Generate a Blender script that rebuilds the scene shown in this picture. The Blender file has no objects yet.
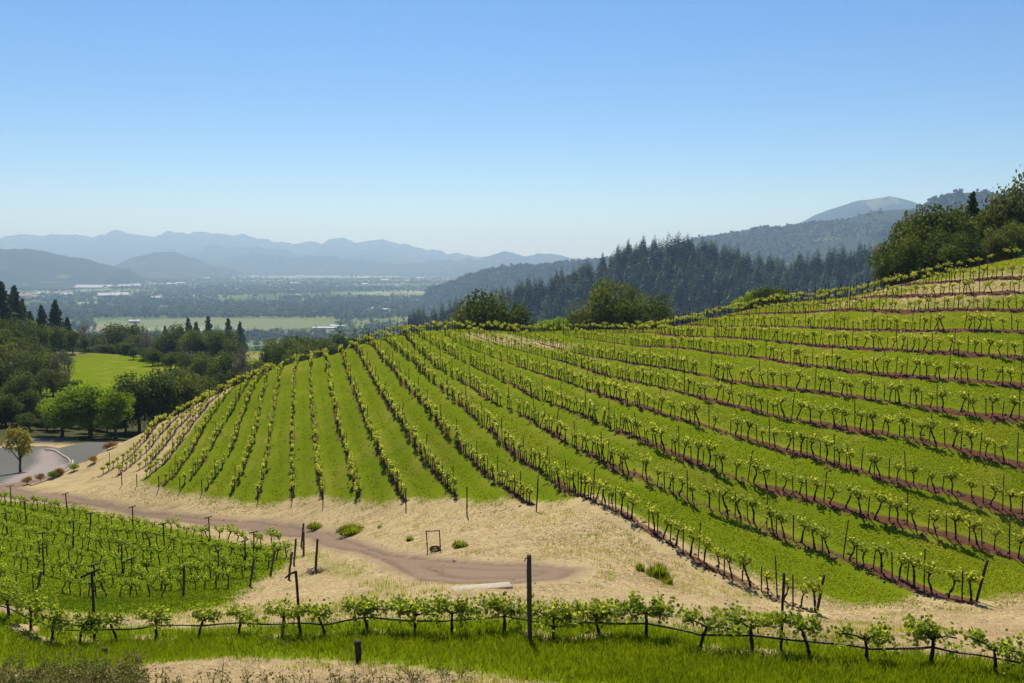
import bpy, math, random
import numpy as np
from mathutils import Vector
from mathutils.kdtree import KDTree

random.seed(7)
rng = np.random.default_rng(11)
R = math.radians
sc = bpy.context.scene
COL = sc.collection

# ------------------------------------------------------------------ camera model
W, H = 1024, 683
F = 887.0
PITCH = R(5.35)
CP, SP = math.cos(PITCH), math.sin(PITCH)

def ray(px, py):
    """direction per metre of forward distance (dx, 1, dz) for a place seen at px, py"""
    u = (np.asarray(px, float) - W / 2) / F
    v = (H / 2 - np.asarray(py, float)) / F
    fy = CP + v * SP
    fz = -SP + v * CP
    return u / fy, fz / fy

def at(px, py, Y):
    dx, dz = ray(px, py)
    return np.array([dx * Y, Y, dz * Y])

# ------------------------------------------------------------------ noise
_P = rng.permutation(512)
_V = rng.random(512) * 2 - 1
def vnoise(x, y, seed=0):
    x = np.asarray(x, float); y = np.asarray(y, float)
    xi = np.floor(x).astype(np.int64); yi = np.floor(y).astype(np.int64)
    xf = x - xi; yf = y - yi
    u = xf * xf * (3 - 2 * xf); v = yf * yf * (3 - 2 * yf)
    def h(a, b):
        return _V[(_P[(a + seed * 37) & 511] + b * 13 + seed * 7) & 511]
    return (h(xi, yi) * (1 - u) + h(xi + 1, yi) * u) * (1 - v) + (h(xi, yi + 1) * (1 - u) + h(xi + 1, yi + 1) * u) * v
def fbm(x, y, oct=4, seed=0):
    s = 0; a = 1.0; t = 0
    x = np.asarray(x, float); y = np.asarray(y, float)
    for k in range(oct):
        s = s + a * vnoise(x, y, seed + k); t += a
        x = x * 2.03 + 17.1; y = y * 2.03 + 5.3; a *= .5
    return s / t
def sstep(a, b, x):
    t = np.clip((x - a) / (b - a), 0, 1)
    return t * t * (3 - 2 * t)

# ------------------------------------------------------------------ terrain height
PX = [  # (px, py, forward distance): surveyed ground points
 (9,619,31),(80,644,30),(238,637,28.3),(451,636,25.5),(647,640,23.3),(810,657,21.3),(1000,677,19.5),
 (238,683,22),(0,683,23.5),(500,683,20.5),(760,683,19.3),
 (478,592,30.5),(420,560,41),(432,545,44),(560,560,38),(600,600,30.5),(700,610,29),(850,630,26),
 (20,592,48),(150,592,46),(300,600,36),(290,545,57),(150,540,62),(0,545,63),(0,500,80),(150,510,72),(300,525,62),
 (60,470,97),(0,490,85),(20,472,97),(60,455,106),(110,443,113),(60,440,118),(0,445,112),
 (97,478,84),(143,483,77),(202,491,73),(257,500,70),(322,501,65),(360,502,62),(405,503,59),(459,500,55.5),(535,507,51),
 (420,530,51),(605,509,45),(668,544,40.5),(706,568,38.5),(747,586,37),(814,614,34.5),(971,605,33.5),(900,612,33),
 (153,431,92),(189,409,95),(224,390,97),(256,373,99),(298,357,102),(341,345,104),(376,331,106),(402,327,107),(440,324,110),
 (180,445,86),(244,440,82),(293,440,79),(293,398,89),(244,410,90),(341,439,76),(335,395,88),(352,365,96),
 (400,430,70),(396,400,78),(400,360,90),(470,440,64.5),(470,390,76),(460,350,91),(535,450,60.5),(535,405,70),(535,370,80.5),(535,345,94),(535,325,112),
 (640,481,48.5),(640,439,54),(640,405,61),(640,385,67),(640,363,75),(640,345,86),(640,335,97),(640,325,112),
 (712,510,45),(712,471,48.5),(712,430,54.5),(712,402,60),(712,379,66),(712,354,76),(712,338,85),(712,318,104),
 (784,538,42),(784,494,46),(784,453,51),(784,420,56),(784,389,62),(784,363,69),(784,344,76),(784,328,84),(784,313,92),(784,298,101),
 (901,583,36.5),(901,526,41.5),(901,486,45),(901,437,50.5),(901,405,55),(901,377,60),(901,352,65),(901,333,70),(901,312,76),(901,286,82),(901,277,86),
 (1024,562,39.5),(1024,517,42.5),(1024,468,46.5),(1024,421,51),(1024,388,55),(1024,360,59),(1024,333,63),(1024,312,66.5),(1024,280,72),(1024,256,76.5),
]
PW = [  # (x, y, z)
 (0,0,-1.9),(-40,0,-4.5),(40,0,-1.5),(0,-12,2),(-40,-12,0),(40,-12,2),(0,10,-6.6),(-14,10,-7.2),(14,10,-6.4),(-40,12,-9.5),(40,12,-6),
 (-30,118,-23),(-13,122,-16.5),(0,128,-12),(14,130,-11.2),(28,126,-10),(36,114,-7.5),(45,104,-5.5),(55,100,-2.5),(66,98,-1),
 (55,48,-9.6),(55,62,-3.4),(55,80,.9),(70,60,-2),(70,85,1.6),(44,36,-12.5),(34,25,-9.5),(70,40,-9),
 (-75,60,-21),(-75,100,-23.5),(-75,130,-24.5),(-60,40,-18),(-35,24,-11.8),(0,140,-17),(25,140,-15),(-30,140,-26),(45,135,-10),(70,125,-4),
 (-42,104,-20.2),(-50,95,-22.4),
]
_c = []
for a, b, Y in PX:
    if b < 375 and 245 < a < 660: b += 5 if b > 345 else 8
    elif a < 245 and b < 445 and a > 140: b += 3
    elif a > 660 and b < 315: b += 10 if b < 290 else 5
    p = at(a, b, Y); _c.append(p)
_c += [np.array(p, float) for p in PW]
CTL = np.array(_c)
SCL = 40.0
def _phi(r2):
    return np.where(r2 > 1e-12, 0.5 * r2 * np.log(np.maximum(r2, 1e-12)), 0)
_n = len(CTL)
_xy = CTL[:, :2] / SCL
_d2 = ((_xy[:, None] - _xy[None]) ** 2).sum(-1)
_A = np.zeros((_n + 3, _n + 3))
_A[:_n, :_n] = _phi(_d2) + np.eye(_n) * 0.0025
_A[:_n, _n] = 1; _A[:_n, _n + 1:] = _xy; _A[_n, :_n] = 1; _A[_n + 1:, :_n] = _xy.T
_w = np.linalg.solve(_A, np.concatenate([CTL[:, 2], [0, 0, 0]]))
def near_z(x, y):
    x = np.clip(x, -75, 70) / SCL; y = np.clip(y, -12, 140) / SCL
    sh = x.shape; x = x.ravel(); y = y.ravel(); out = np.empty(x.size)
    for s in range(0, x.size, 40000):
        xs = x[s:s + 40000]; ys = y[s:s + 40000]
        d2 = (xs[:, None] - _xy[None, :, 0]) ** 2 + (ys[:, None] - _xy[None, :, 1]) ** 2
        out[s:s + 40000] = _phi(d2) @ _w[:_n] + _w[_n] + _w[_n + 1] * xs + _w[_n + 2] * ys
    return out.reshape(sh)
def far_z(x, y):
    b = np.interp(y, [110,170,240,330,450,700,1000,1400,1700], [-22,-25.5,-26.5,-42,-60,-98,-128,-148,-150])
    b = b + 10 * np.exp(-((x + 103) / 28) ** 2 - ((y - 365) / 45) ** 2)
    b = b + 5 * np.exp(-((x + 190) / 60) ** 2 - ((y - 200) / 70) ** 2)
    b = b + fbm(x / 60, y / 60, 3, 5) * 2.0 * sstep(130, 300, y) * (1 - sstep(1200, 1700, y))
    return b
def height(x, y):
    x = np.asarray(x, float); y = np.asarray(y, float)
    x, y = np.broadcast_arrays(x, y)
    w = sstep(128, 165, y)
    dx = np.maximum(np.abs(x + 2) - 70, 0)
    w = np.maximum(w, sstep(0, 120, dx) * sstep(0, 60, y))
    out = np.where(w < 1, near_z(x, y), 0) * (1 - w) + far_z(x, y) * w
    out = out + np.clip(-12 - y, 0, 120) * .3
    return out
def micro(x, y):
    return fbm(x / 1.7, y / 1.7, 3, 21) * .06 + fbm(x / 7, y / 7, 2, 31) * .10
def ground(x, y):
    return height(x, y) + micro(np.asarray(x, float), np.asarray(y, float))
def hit(px, py, ymin=15, ymax=135, graze=0):
    dx, dz = ray(px, py)
    Y = np.arange(ymin, ymax, .4)
    g = ground(dx * Y, Y) - dz * Y
    k = np.where((g[1:] >= 0) & (g[:-1] < 0))[0]
    if len(k) == 0:
        i = int(np.argmax(g[Y < 118]))
        if g[i] > -graze:          # passes just over a crest: take the crest
            return np.array([float(dx * Y[i]), Y[i], float(ground(dx * Y[i:i+1], Y[i:i+1])[0])])
        return None
    k = k[0]; t = g[k] / (g[k] - g[k + 1])
    y = Y[k] + t * .4
    x = dx * y
    return np.array([x, y, float(ground(np.array([x]), np.array([y]))[0])])
def gz(x, y):
    return float(ground(np.array([x]), np.array([y]))[0])
def hits(pts, graze=0):
    return np.array([h for h in (hit(a, b, graze=graze) for a, b in pts) if h is not None])

# ------------------------------------------------------------------ rows of the vineyard
ROWS = [
 [(97,478),(122,463),(140,448),(153,432),(160,424)],
 [(115,478),(127,469),(145,454),(159,437),(174,421),(187,411)],
 [(134,473),(148,466),(162,450),(177,429),(192,414),(204,402)],
 [(143,481),(162,467),(180,444),(189,429),(206,407),(222,393)],
 [(159,487),(177,475),(192,452),(203,429),(218,407),(234,388),(243,381)],
 [(180,489),(200,470),(212,447),(224,425),(236,403),(247,385),(255,375)],
 [(202,492),(218,475),(233,449),(244,412),(256,382),(266,370)],
 [(230,498),(244,469),(253,443),(262,402),(269,371)],
 [(257,501),(265,475),(269,443),(278,384),(284,365),(292,359)],
 [(293,500),(292,442),(293,398),(295,373),(297,358)],
 [(322,502),(317,457),(313,413),(310,369),(311,353)],
 [(360,503),(352,475),(341,440),(335,408),(329,375),(325,352)],
 [(405,504),(393,481),(376,449),(364,419),(351,382),(341,347)],
 [(460,502),(437,475),(417,451),(396,419),(379,390),(364,361),(352,342)],
 [(533,507),(499,485),(473,461),(444,432),(423,406),(400,379),(376,347),(365,337)],
 [(814,615),(785,604),(747,586),(706,568),(668,544),(624,516),(605,508),(576,495),(546,477),(517,456),(488,430),(458,403),(429,380),(400,351),(387,341),(376,333)],
 [(971,604),(936,597),(901,583),(866,568),(834,557),(800,545),(767,531),(744,521),(703,507),(662,491),(624,474),(605,465),(576,449),(546,429),(517,413),(488,399),(458,381),(429,361),(402,334),(390,330)],
 [(1060,570),(1012,556),(960,542),(901,526),(866,518),(822,504),(784,493),(756,487),(712,471),(668,454),(624,436),(580,415),(546,402),(517,388),(488,374),(458,359),(429,342),(410,329)],
 [(1050,525),(1000,510),(960,497),(901,485),(851,471),(813,458),(784,452),(756,443),(712,430),(668,418),(624,404),(576,386),(546,376),(517,366),(488,355),(458,344),(436,330),(425,327)],
 [(1060,476),(1024,468),(960,451),(916,441),(872,434),(828,426),(784,419),(756,412),(712,402),(668,391),(624,381),(576,366),(546,357),(517,350),(488,341),(458,331),(442,326)],
 [(1060,427),(1024,421),(960,415),(901,405),(842,396),(784,388),(756,386),(712,379),(668,370),(624,363),(580,354),(546,345),(517,338),(488,331),(465,326)],
 [(1060,391),(1024,387),(960,382),(901,377),(842,371),(784,363),(756,358),(712,354),(668,348),(624,344),(576,338),(530,331),(500,326)],
 [(1060,362),(1024,360),(960,355),(901,352),(842,348),(784,343),(756,340),(712,338),(668,335),(624,333),(580,329),(550,326)],
 [(1060,334),(1024,333),(930,333),(872,331),(820,329),(756,327),(697,327),(650,326),(620,326)],
 [(1060,312),(1024,312),(930,312),(872,312),(820,312),(784,313),(740,315),(700,319),(670,322)],
 [(1060,294),(1024,294),(960,296),(901,298),(843,301),(784,305),(740,310),(705,316)],
 [(1060,277),(1024,279),(960,283),(916,285),(872,289),(828,293),(784,299),(750,305)],
 [(1060,249),(1024,257),(989,263),(960,267),(930,272),(901,278),(872,283),(843,289),(814,294),(790,298)],
]
def smooth_poly(P, it=3):
    P = np.asarray(P)
    for _ in range(it):
        Q = [P[0]]
        for a, b in zip(P[:-1], P[1:]):
            Q += [a * .75 + b * .25, a * .25 + b * .75]
        Q.append(P[-1]); P = np.array(Q)
    return P
def resample(P, step):
    d = np.r_[0, np.cumsum(np.linalg.norm(np.diff(P[:, :2], axis=0), axis=1))]
    n = max(2, int(d[-1] / step) + 1)
    s = np.arange(n) * step
    return np.c_[np.interp(s, d, P[:, 0]), np.interp(s, d, P[:, 1])]
row_lines = []
for i, r in enumerate(ROWS):
    P = hits(r, .9)
    P = P[:, :2]
    keep = [0]
    for k in range(1, len(P)):                      # drop wild jumps at the crest
        if np.linalg.norm(P[k] - P[keep[-1]]) < 24: keep.append(k)
    P = P[keep]
    d = P[-1] - P[-2]; d = d / np.linalg.norm(d)
    P = np.vstack([P, P[-1] + d * 2, P[-1] + d * 4])  # rows run on over the crest
    row_lines.append(smooth_poly(P, 3))

# lower block on the left
b0 = hit(0, 503); b1 = hit(285, 547)
bd = (b1 - b0)[:2]; bd = bd / np.linalg.norm(bd)
bn = np.array([bd[1], -bd[0]]);  bn = bn if bn[1] < 0 else -bn
blk_poly = hits([(-140,488),(0,498),(140,519),(292,546),(294,560),(262,577),(228,592),(150,599),(0,600),(-140,604)])[:, :2]
blk_grass = hits([(-140,488),(0,500),(140,521),(285,547),(293,560),(265,578),(240,592),(225,606),(150,616),(60,612),(0,606),(-140,606)])[:, :2]
def inside(poly, x, y):
    x = np.asarray(x); y = np.asarray(y); c = np.zeros(x.shape, bool)
    n = len(poly)
    for i in range(n):
        x1, y1 = poly[i]; x2, y2 = poly[(i + 1) % n]
        if y1 == y2: continue
        m = ((y1 > y) != (y2 > y)) & (x < (x2 - x1) * (y - y1) / (y2 - y1) + x1)
        c ^= m
    return c
def sdist(poly, x, y):
    """signed distance, positive inside"""
    d = np.full(np.shape(x), 1e9)
    n = len(poly)
    for i in range(n):
        a = poly[i]; b = poly[(i + 1) % n]; ab = b - a
        t = np.clip(((x - a[0]) * ab[0] + (y - a[1]) * ab[1]) / (ab @ ab), 0, 1)
        d = np.minimum(d, np.hypot(x - a[0] - t * ab[0], y - a[1] - t * ab[1]))
    return np.where(inside(poly, x, y), d, -d)
block_rows = []
for k in range(24):
    o = b0[:2] + bn * (2.7 * k)
    s = np.arange(-40, 60, .25)
    L = o[None] + bd[None] * s[:, None]
    m = inside(blk_poly, L[:, 0], L[:, 1])
    if m.sum() > 12:
        block_rows.append(L[m])

FRONT = [(9,619),(31,630),(52,640),(80,644),(117,642),(156,640),(199,638),(238,637),(283,637),(325,637),(368,632),(414,634),(451,636),(504,633),(554,640),(600,638),(647,640),(699,650),(752,653),(810,659),(869,665),(930,667),(998,679)]
front_pts = [hit(a, b) for a, b in FRONT]
# the row goes on past both edges of the picture
e = front_pts[-1] - front_pts[-2]; front_out = [front_pts[-1] + e * k for k in (1, 2, 3)]
e2 = front_pts[0] - front_pts[2]; front_in = [front_pts[0] + e2 * .5 * k for k in (3, 2, 1)]
front_line = np.array([p[:2] for p in front_in + front_pts + front_out])

# ------------------------------------------------------------------ ground zones (world polygons)
def wp(pts): return hits(pts)[:, :2]
grass_hill = wp([(139,482),(175,493),(222,499),(258,504),(300,499),(322,497),(348,502),(380,504),(412,499),(448,500),(478,503),(500,499),(535,503),(568,501),(585,495),(640,520),(690,545),(728,562),(760,577),(800,590),(858,605),(900,602),(915,597),(920,592)])
gh_end = wp([(960,606),(1000,596),(1060,590)])
grass_hill = np.vstack([grass_hill, gh_end, [(80,48),(80,110),(55,104),(36,118),(20,131),(0,130),(-13,124),(-28,116),(-31,108)], wp([(246,379),(228,393),(205,412),(184,440),(165,464)])])
path_poly = wp([(-40,497),(0,484),(16,475),(30,468),(38,460),(37,452),(40,449),(54,448),(60,457),(71,464),(66,471),(45,480),(20,487),(32,490),(60,491.5),(90,497),(130,505),(200,514),(260,518),(300,522),(340,530),(365,540),(400,551),(440,556),(500,561),(560,563),(590,569),(570,580),(520,584),(450,584),(410,582),(385,568),(350,553),(300,539),(240,531),(180,523),(120,514),(60,504.5),(0,498)])
lot_poly = wp([(-60,452),(0,448),(45,446),(60,448),(105,440.5),(121,441),(104,451),(88,461),(74,465),(60,472),(30,480),(0,484),(-60,492)])
lane_poly = wp([(25,438.5),(75,437.5),(78,441),(40,443),(0,445),(-40,447),(-40,443),(0,441)])
front_grass = np.vstack([wp([(-60,622),(0,612),(60,622),(150,625),(330,622),(420,618),(500,617),(640,622),(700,632),(760,636),(860,648),(950,656),(1010,664),(1050,668)]), [(14,17),(9,17.3)],
                         wp([(800,700),(640,700),(540,684),(470,674),(400,666),(300,660),(230,658),(150,664),(90,672),(0,668),(-60,666)])])
verge_poly = wp([(300,536),(350,555),(385,572),(400,583),(350,586),(310,580),(290,560),(292,545)])

# ------------------------------------------------------------------ materials
def mat(name):
    m = bpy.data.materials.new(name); m.use_nodes = True
    nt = m.node_tree; nt.nodes.clear()
    return m, nt
def N(nt, t, **kw):
    n = nt.nodes.new(t)
    for k, v in kw.items():
        if k.startswith('i_'):
            n.inputs[k[2:].replace('_', ' ')].default_value = v
        else:
            setattr(n, k, v)
    return n
def L(nt, a, b): nt.links.new(a, b)
def ramp(nt, stops, fac=None):
    r = N(nt, 'ShaderNodeValToRGB'); el = r.color_ramp.elements
    while len(el) < len(stops): el.new(.5)
    for k, (p, c) in enumerate(stops):
        el[k].position = p; el[k].color = (*c, 1)
    if fac is not None: L(nt, fac, r.inputs[0])
    return r
def mixc(nt, fac, a, b, blend='MIX'):
    m = N(nt, 'ShaderNodeMix', data_type='RGBA', blend_type=blend)
    for s, v in ((m.inputs[0], fac), (m.inputs[6], a), (m.inputs[7], b)):
        if isinstance(v, (int, float)): s.default_value = v
        elif isinstance(v, tuple): s.default_value = (*v, 1)
        else: L(nt, v, s)
    return m.outputs[2]
def noise(nt, scale, detail=4, rough=.6, coord=None, dim='3D'):
    n = N(nt, 'ShaderNodeTexNoise'); n.inputs['Scale'].default_value = scale
    n.inputs['Detail'].default_value = detail; n.inputs['Roughness'].default_value = rough
    if coord is not None: L(nt, coord, n.inputs['Vector'])
    return n.outputs[0]
def mathn(nt, op, a, b=0, clamp=False):
    m = N(nt, 'ShaderNodeMath', operation=op, use_clamp=clamp)
    for s, v in ((m.inputs[0], a), (m.inputs[1], b)):
        if isinstance(v, (int, float)): s.default_value = v
        else: L(nt, v, s)
    return m.outputs[0]
def finish(nt, color, rough=.9, bump=None, bstr=.4, bdist=.05, spec=.15, trans=None, tcol=None):
    p = N(nt, 'ShaderNodeBsdfPrincipled'); out = N(nt, 'ShaderNodeOutputMaterial')
    p.inputs['Roughness'].default_value = rough
    p.inputs['Specular IOR Level'].default_value = spec
    if isinstance(color, tuple): p.inputs['Base Color'].default_value = (*color, 1)
    else: L(nt, color, p.inputs['Base Color'])
    if bump is not None:
        b = N(nt, 'ShaderNodeBump'); b.inputs['Strength'].default_value = bstr; b.inputs['Distance'].default_value = bdist
        L(nt, bump, b.inputs['Height']); L(nt, b.outputs[0], p.inputs['Normal'])
    sh = p.outputs[0]
    if trans:
        t = N(nt, 'ShaderNodeBsdfTranslucent')
        if isinstance(tcol, tuple): t.inputs[0].default_value = (*tcol, 1)
        else: L(nt, tcol if tcol is not None else color, t.inputs[0])
        mx = N(nt, 'ShaderNodeMixShader'); mx.inputs[0].default_value = trans
        L(nt, sh, mx.inputs[1]); L(nt, t.outputs[0], mx.inputs[2]); sh = mx.outputs[0]
    L(nt, sh, out.inputs[0])

def leaf_mat(name, dark, mid, light, trans=.45, tmul=(1.5, 1.6, .9), rough=.6, hue_obj=.25, spec=.10):
    m, nt = mat(name)
    a = N(nt, 'ShaderNodeAttribute', attribute_name='var')
    oi = N(nt, 'ShaderNodeObjectInfo')
    f = mathn(nt, 'ADD', mathn(nt, 'MULTIPLY', a.outputs['Fac'], 1 - hue_obj), mathn(nt, 'MULTIPLY', oi.outputs['Random'], hue_obj), True)
    r = ramp(nt, [(0, dark), (.5, mid), (1, light)], f)
    t = mixc(nt, 1.0, r.outputs[0], tmul, 'MULTIPLY')
    finish(nt, r.outputs[0], rough, spec=spec, trans=trans, tcol=t)
    return m
def plain_mat(name, c1, c2, scale=6, rough=.85, bump=.5, bdist=.02, spec=.2):
    m, nt = mat(name)
    tc = N(nt, 'ShaderNodeTexCoord')
    n = noise(nt, scale, 5, .65, tc.outputs['Object'])
    r = ramp(nt, [(.3, c1), (.7, c2)], n)
    finish(nt, r.outputs[0], rough, n, bump, bdist, spec)
    return m

M = {}
# ground with zones held in attributes
def ground_material():
    m, nt = mat('ground')
    geo = N(nt, 'ShaderNodeNewGeometry'); pos = geo.outputs['Position']
    def att(n): return N(nt, 'ShaderNodeAttribute', attribute_name=n).outputs['Fac']
    n1 = noise(nt, .35, 4, .6, pos); n2 = noise(nt, 3.0, 5, .7, pos); n3 = noise(nt, 14, 4, .7, pos); n4 = noise(nt, .06, 3, .5, pos)
    grass = mixc(nt, n1, (.105, .152, .005), (.178, .21, .008))
    grass = mixc(nt, mathn(nt, 'MULTIPLY', n3, .6), grass, (.085, .125, .004))
    yel = mathn(nt, 'MULTIPLY', mathn(nt, 'SUBTRACT', noise(nt, .18, 5, .65, pos), .5, True), 3.0, True)
    grass = mixc(nt, mathn(nt, 'MULTIPLY', yel, att('dryish')), grass, (.27, .22, .04))
    straw = mixc(nt, n2, (.45, .345, .16), (.23, .165, .07))
    straw = mixc(nt, mathn(nt, 'MULTIPLY', n3, .45), straw, (.58, .45, .25))
    sg = mathn(nt, 'MULTIPLY', mathn(nt, 'SUBTRACT', noise(nt, .45, 5, .7, pos), .54, True), 5.0, True)
    straw = mixc(nt, mathn(nt, 'MULTIPLY', sg, .7), straw, (.19, .17, .045))
    mps = N(nt, 'ShaderNodeMapping'); mps.inputs['Scale'].default_value = (.35, 1.6, 1); mps.inputs['Rotation'].default_value = (0, 0, .35); L(nt, pos, mps.inputs[0])
    stk = mathn(nt, 'MULTIPLY', mathn(nt, 'SUBTRACT', noise(nt, .8, 6, .7, mps.outputs[0]), .50, True), 4.0, True)
    straw = mixc(nt, mathn(nt, 'MULTIPLY', stk, .75), straw, (.17, .115, .055))
    soil = mixc(nt, n2, (.14, .060, .030), (.05, .023, .013))
    soil = mixc(nt, mathn(nt, 'MULTIPLY', n3, .5), soil, (.20, .10, .06))
    path = mixc(nt, n2, (.165, .105, .066), (.27, .19, .122))
    path = mixc(nt, mathn(nt, 'MULTIPLY', n1, .6), path, (.22, .165, .12))
    lot = mixc(nt, n2, (.10, .098, .085), (.145, .14, .12))
    path = mixc(nt, mathn(nt, 'MULTIPLY', att('rut'), .5), path, (.11, .075, .052))
    path = mixc(nt, att('lot'), path, (.27, .225, .195))
    def edge(a, w=3.0):
        # soft zone value roughened by noise into a ragged edge
        v = mathn(nt, 'ADD', a, mathn(nt, 'MULTIPLY', mathn(nt, 'SUBTRACT', n2, .5), .9))
        v = mathn(nt, 'MULTIPLY', mathn(nt, 'SUBTRACT', v, .5), w)
        return mathn(nt, 'ADD', v, .5, True)
    c = mixc(nt, edge(att('grass')), straw, grass)
    c = mixc(nt, edge(att('soil'), 2.2), c, soil)
    c = mixc(nt, edge(att('lot'), 6), c, lot)
    c = mixc(nt, edge(att('path'), 1.6), c, path)
    # woodland floor and meadows further out
    wood = mixc(nt, n4, (.035, .045, .015), (.09, .085, .035))
    c = mixc(nt, att('wood'), c, wood)
    # valley floor: fields of many crops
    vor = N(nt, 'ShaderNodeTexVoronoi', feature='F1', distance='MANHATTAN'); 
    mp = N(nt, 'ShaderNodeMapping'); mp.inputs['Scale'].default_value = (.0034, .0016, 1); mp.inputs['Rotation'].default_value = (0, 0, .45)
    L(nt, pos, mp.inputs[0]); L(nt, mp.outputs[0], vor.inputs['Vector']); vor.inputs['Scale'].default_value = 1
    sep = N(nt, 'ShaderNodeSeparateColor'); L(nt, vor.outputs['Color'], sep.inputs[0])
    fld = ramp(nt, [(0, (.055, .08, .025)), (.3, (.09, .125, .035)), (.5, (.14, .17, .05)), (.72, (.075, .11, .03)), (.86, (.24, .20, .10)), (1, (.32, .26, .15))], sep.outputs[0])
    fld.color_ramp.interpolation = 'CONSTANT'
    c = mixc(nt, att('valley'), c, fld.outputs[0])
    bmp = mathn(nt, 'ADD', mathn(nt, 'MULTIPLY', n3, .5), n2)
    finish(nt, c, 1.0, bmp, .6, .08, .0)
    return m
M['ground'] = ground_material()
M['vine_leaf'] = leaf_mat('vine_leaf', (.11, .155, .012), (.25, .295, .03), (.45, .45, .09), .55, (1.7, 1.6, .9))
M['block_leaf'] = leaf_mat('block_leaf', (.10, .155, .008), (.21, .265, .018), (.37, .39, .05), .5, (1.6, 1.7, .8))
M['vine_bark'] = plain_mat('vine_bark', (.016, .011, .008), (.05, .034, .024), 18, .9, .8)
M['stake_wood'] = plain_mat('stake_wood', (.022, .016, .013), (.06, .042, .032), 14, .85, .5)
M['grey_wood'] = plain_mat('grey_wood', (.045, .036, .03), (.12, .095, .075), 16, .9, .6)
M['rust'] = plain_mat('rust', (.05, .025, .014), (.13, .055, .026), 25, .8, .4)
M['hose'] = plain_mat('hose', (.012, .012, .013), (.03, .028, .027), 12, .5, .1, spec=.4)
M['wire'] = plain_mat('wire', (.10, .10, .10), (.22, .21, .20), 9, .5, .1, spec=.4)
M['concrete'] = plain_mat('concrete', (.33, .265, .185), (.43, .36, .26), 5, .9, .25, .01)
M['bark'] = plain_mat('bark', (.035, .027, .02), (.10, .08, .06), 5, .95, .8, .05)
M['pale_bark'] = plain_mat('pale_bark', (.10, .085, .07), (.22, .19, .16), 5, .95, .8, .05)
M['oak'] = leaf_mat('oak_leaf', (.022, .036, .006), (.062, .082, .011), (.17, .185, .03), .38, (1.5, 1.6, .7))
M['olive'] = leaf_mat('olive_leaf', (.04, .052, .012), (.095, .11, .022), (.18, .19, .04), .38, (1.4, 1.4, .8))
M['bright'] = leaf_mat('bright_leaf', (.085, .14, .008), (.16, .23, .012), (.27, .33, .03), .5, (1.6, 1.6, .7))
M['young'] = leaf_mat('young_leaf', (.13, .13, .02), (.22, .21, .03), (.34, .29, .05), .45, (1.5, 1.4, .7))
M['conifer'] = leaf_mat('conifer_leaf', (.024, .046, .014), (.05, .085, .023), (.10, .14, .035), .3, (1.3, 1.4, .7))
M['greybush'] = leaf_mat('grey_leaf', (.09, .085, .055), (.15, .14, .09), (.22, .20, .13), .25, (1.2, 1.2, 1))
M['orange'] = leaf_mat('flower_leaf', (.10, .13, .02), (.30, .17, .03), (.50, .22, .04), .35, (1.3, 1.2, .8))
M['grass_blade'] = leaf_mat('grass_blade', (.095, .142, .004), (.165, .20, .006), (.275, .28, .03), .66, (1.6, 1.5, .6), hue_obj=0)
M['straw_blade'] = leaf_mat('straw_blade', (.22, .15, .06), (.40, .29, .14), (.60, .46, .25), .3, (1.2, 1.1, .9), hue_obj=0)
M['twig'] = plain_mat('twig', (.05, .034, .024), (.20, .14, .09), 9, .9, .3)
M['stone'] = plain_mat('stone', (.16, .11, .07), (.34, .27, .19), 3, .95, .6)
M['scrub'] = leaf_mat('scrub_leaf', (.09, .10, .02), (.18, .185, .04), (.30, .28, .07), .4, (1.3, 1.3, .9))
M['clod'] = plain_mat('clod', (.045, .022, .014), (.15, .072, .042), 5, .95, .7)

# ------------------------------------------------------------------ mesh helpers
def mesh_np(name, verts, quads=None, tris=None, mats=(), qmat=None, tmat=None, var=None, smooth=False):
    me = bpy.data.meshes.new(name)
    verts = np.asarray(verts, np.float32).reshape(-1, 3)
    q = np.zeros((0, 4), np.int32) if quads is None else np.asarray(quads, np.int32).reshape(-1, 4)
    t = np.zeros((0, 3), np.int32) if tris is None else np.asarray(tris, np.int32).reshape(-1, 3)
    me.vertices.add(len(verts)); me.vertices.foreach_set('co', verts.ravel())
    nl = q.size + t.size; npoly = len(q) + len(t)
    me.loops.add(nl); me.polygons.add(npoly)
    me.loops.foreach_set('vertex_index', np.concatenate([q.ravel(), t.ravel()]).astype(np.int32))
    me.polygons.foreach_set('loop_start', np.concatenate([np.arange(len(q)) * 4, q.size + np.arange(len(t)) * 3]).astype(np.int32))
    try:
        me.polygons.foreach_set('loop_total', np.concatenate([np.full(len(q), 4), np.full(len(t), 3)]).astype(np.int32))
    except Exception: pass
    for m in mats: me.materials.append(m)
    if qmat is not None or tmat is not None:
        a = np.zeros(len(q), np.int32) if qmat is None else np.asarray(qmat, np.int32)
        b = np.zeros(len(t), np.int32) if tmat is None else np.asarray(tmat, np.int32)
        me.polygons.foreach_set('material_index', np.concatenate([a, b]).astype(np.int32))
    if var is not None:
        at_ = me.attributes.new('var', 'FLOAT', 'FACE'); at_.data.foreach_set('value', np.asarray(var, np.float32))
    if smooth:
        me.polygons.foreach_set('use_smooth', np.ones(npoly, bool))
    me.update(calc_edges=True); me.validate()
    return me

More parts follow.
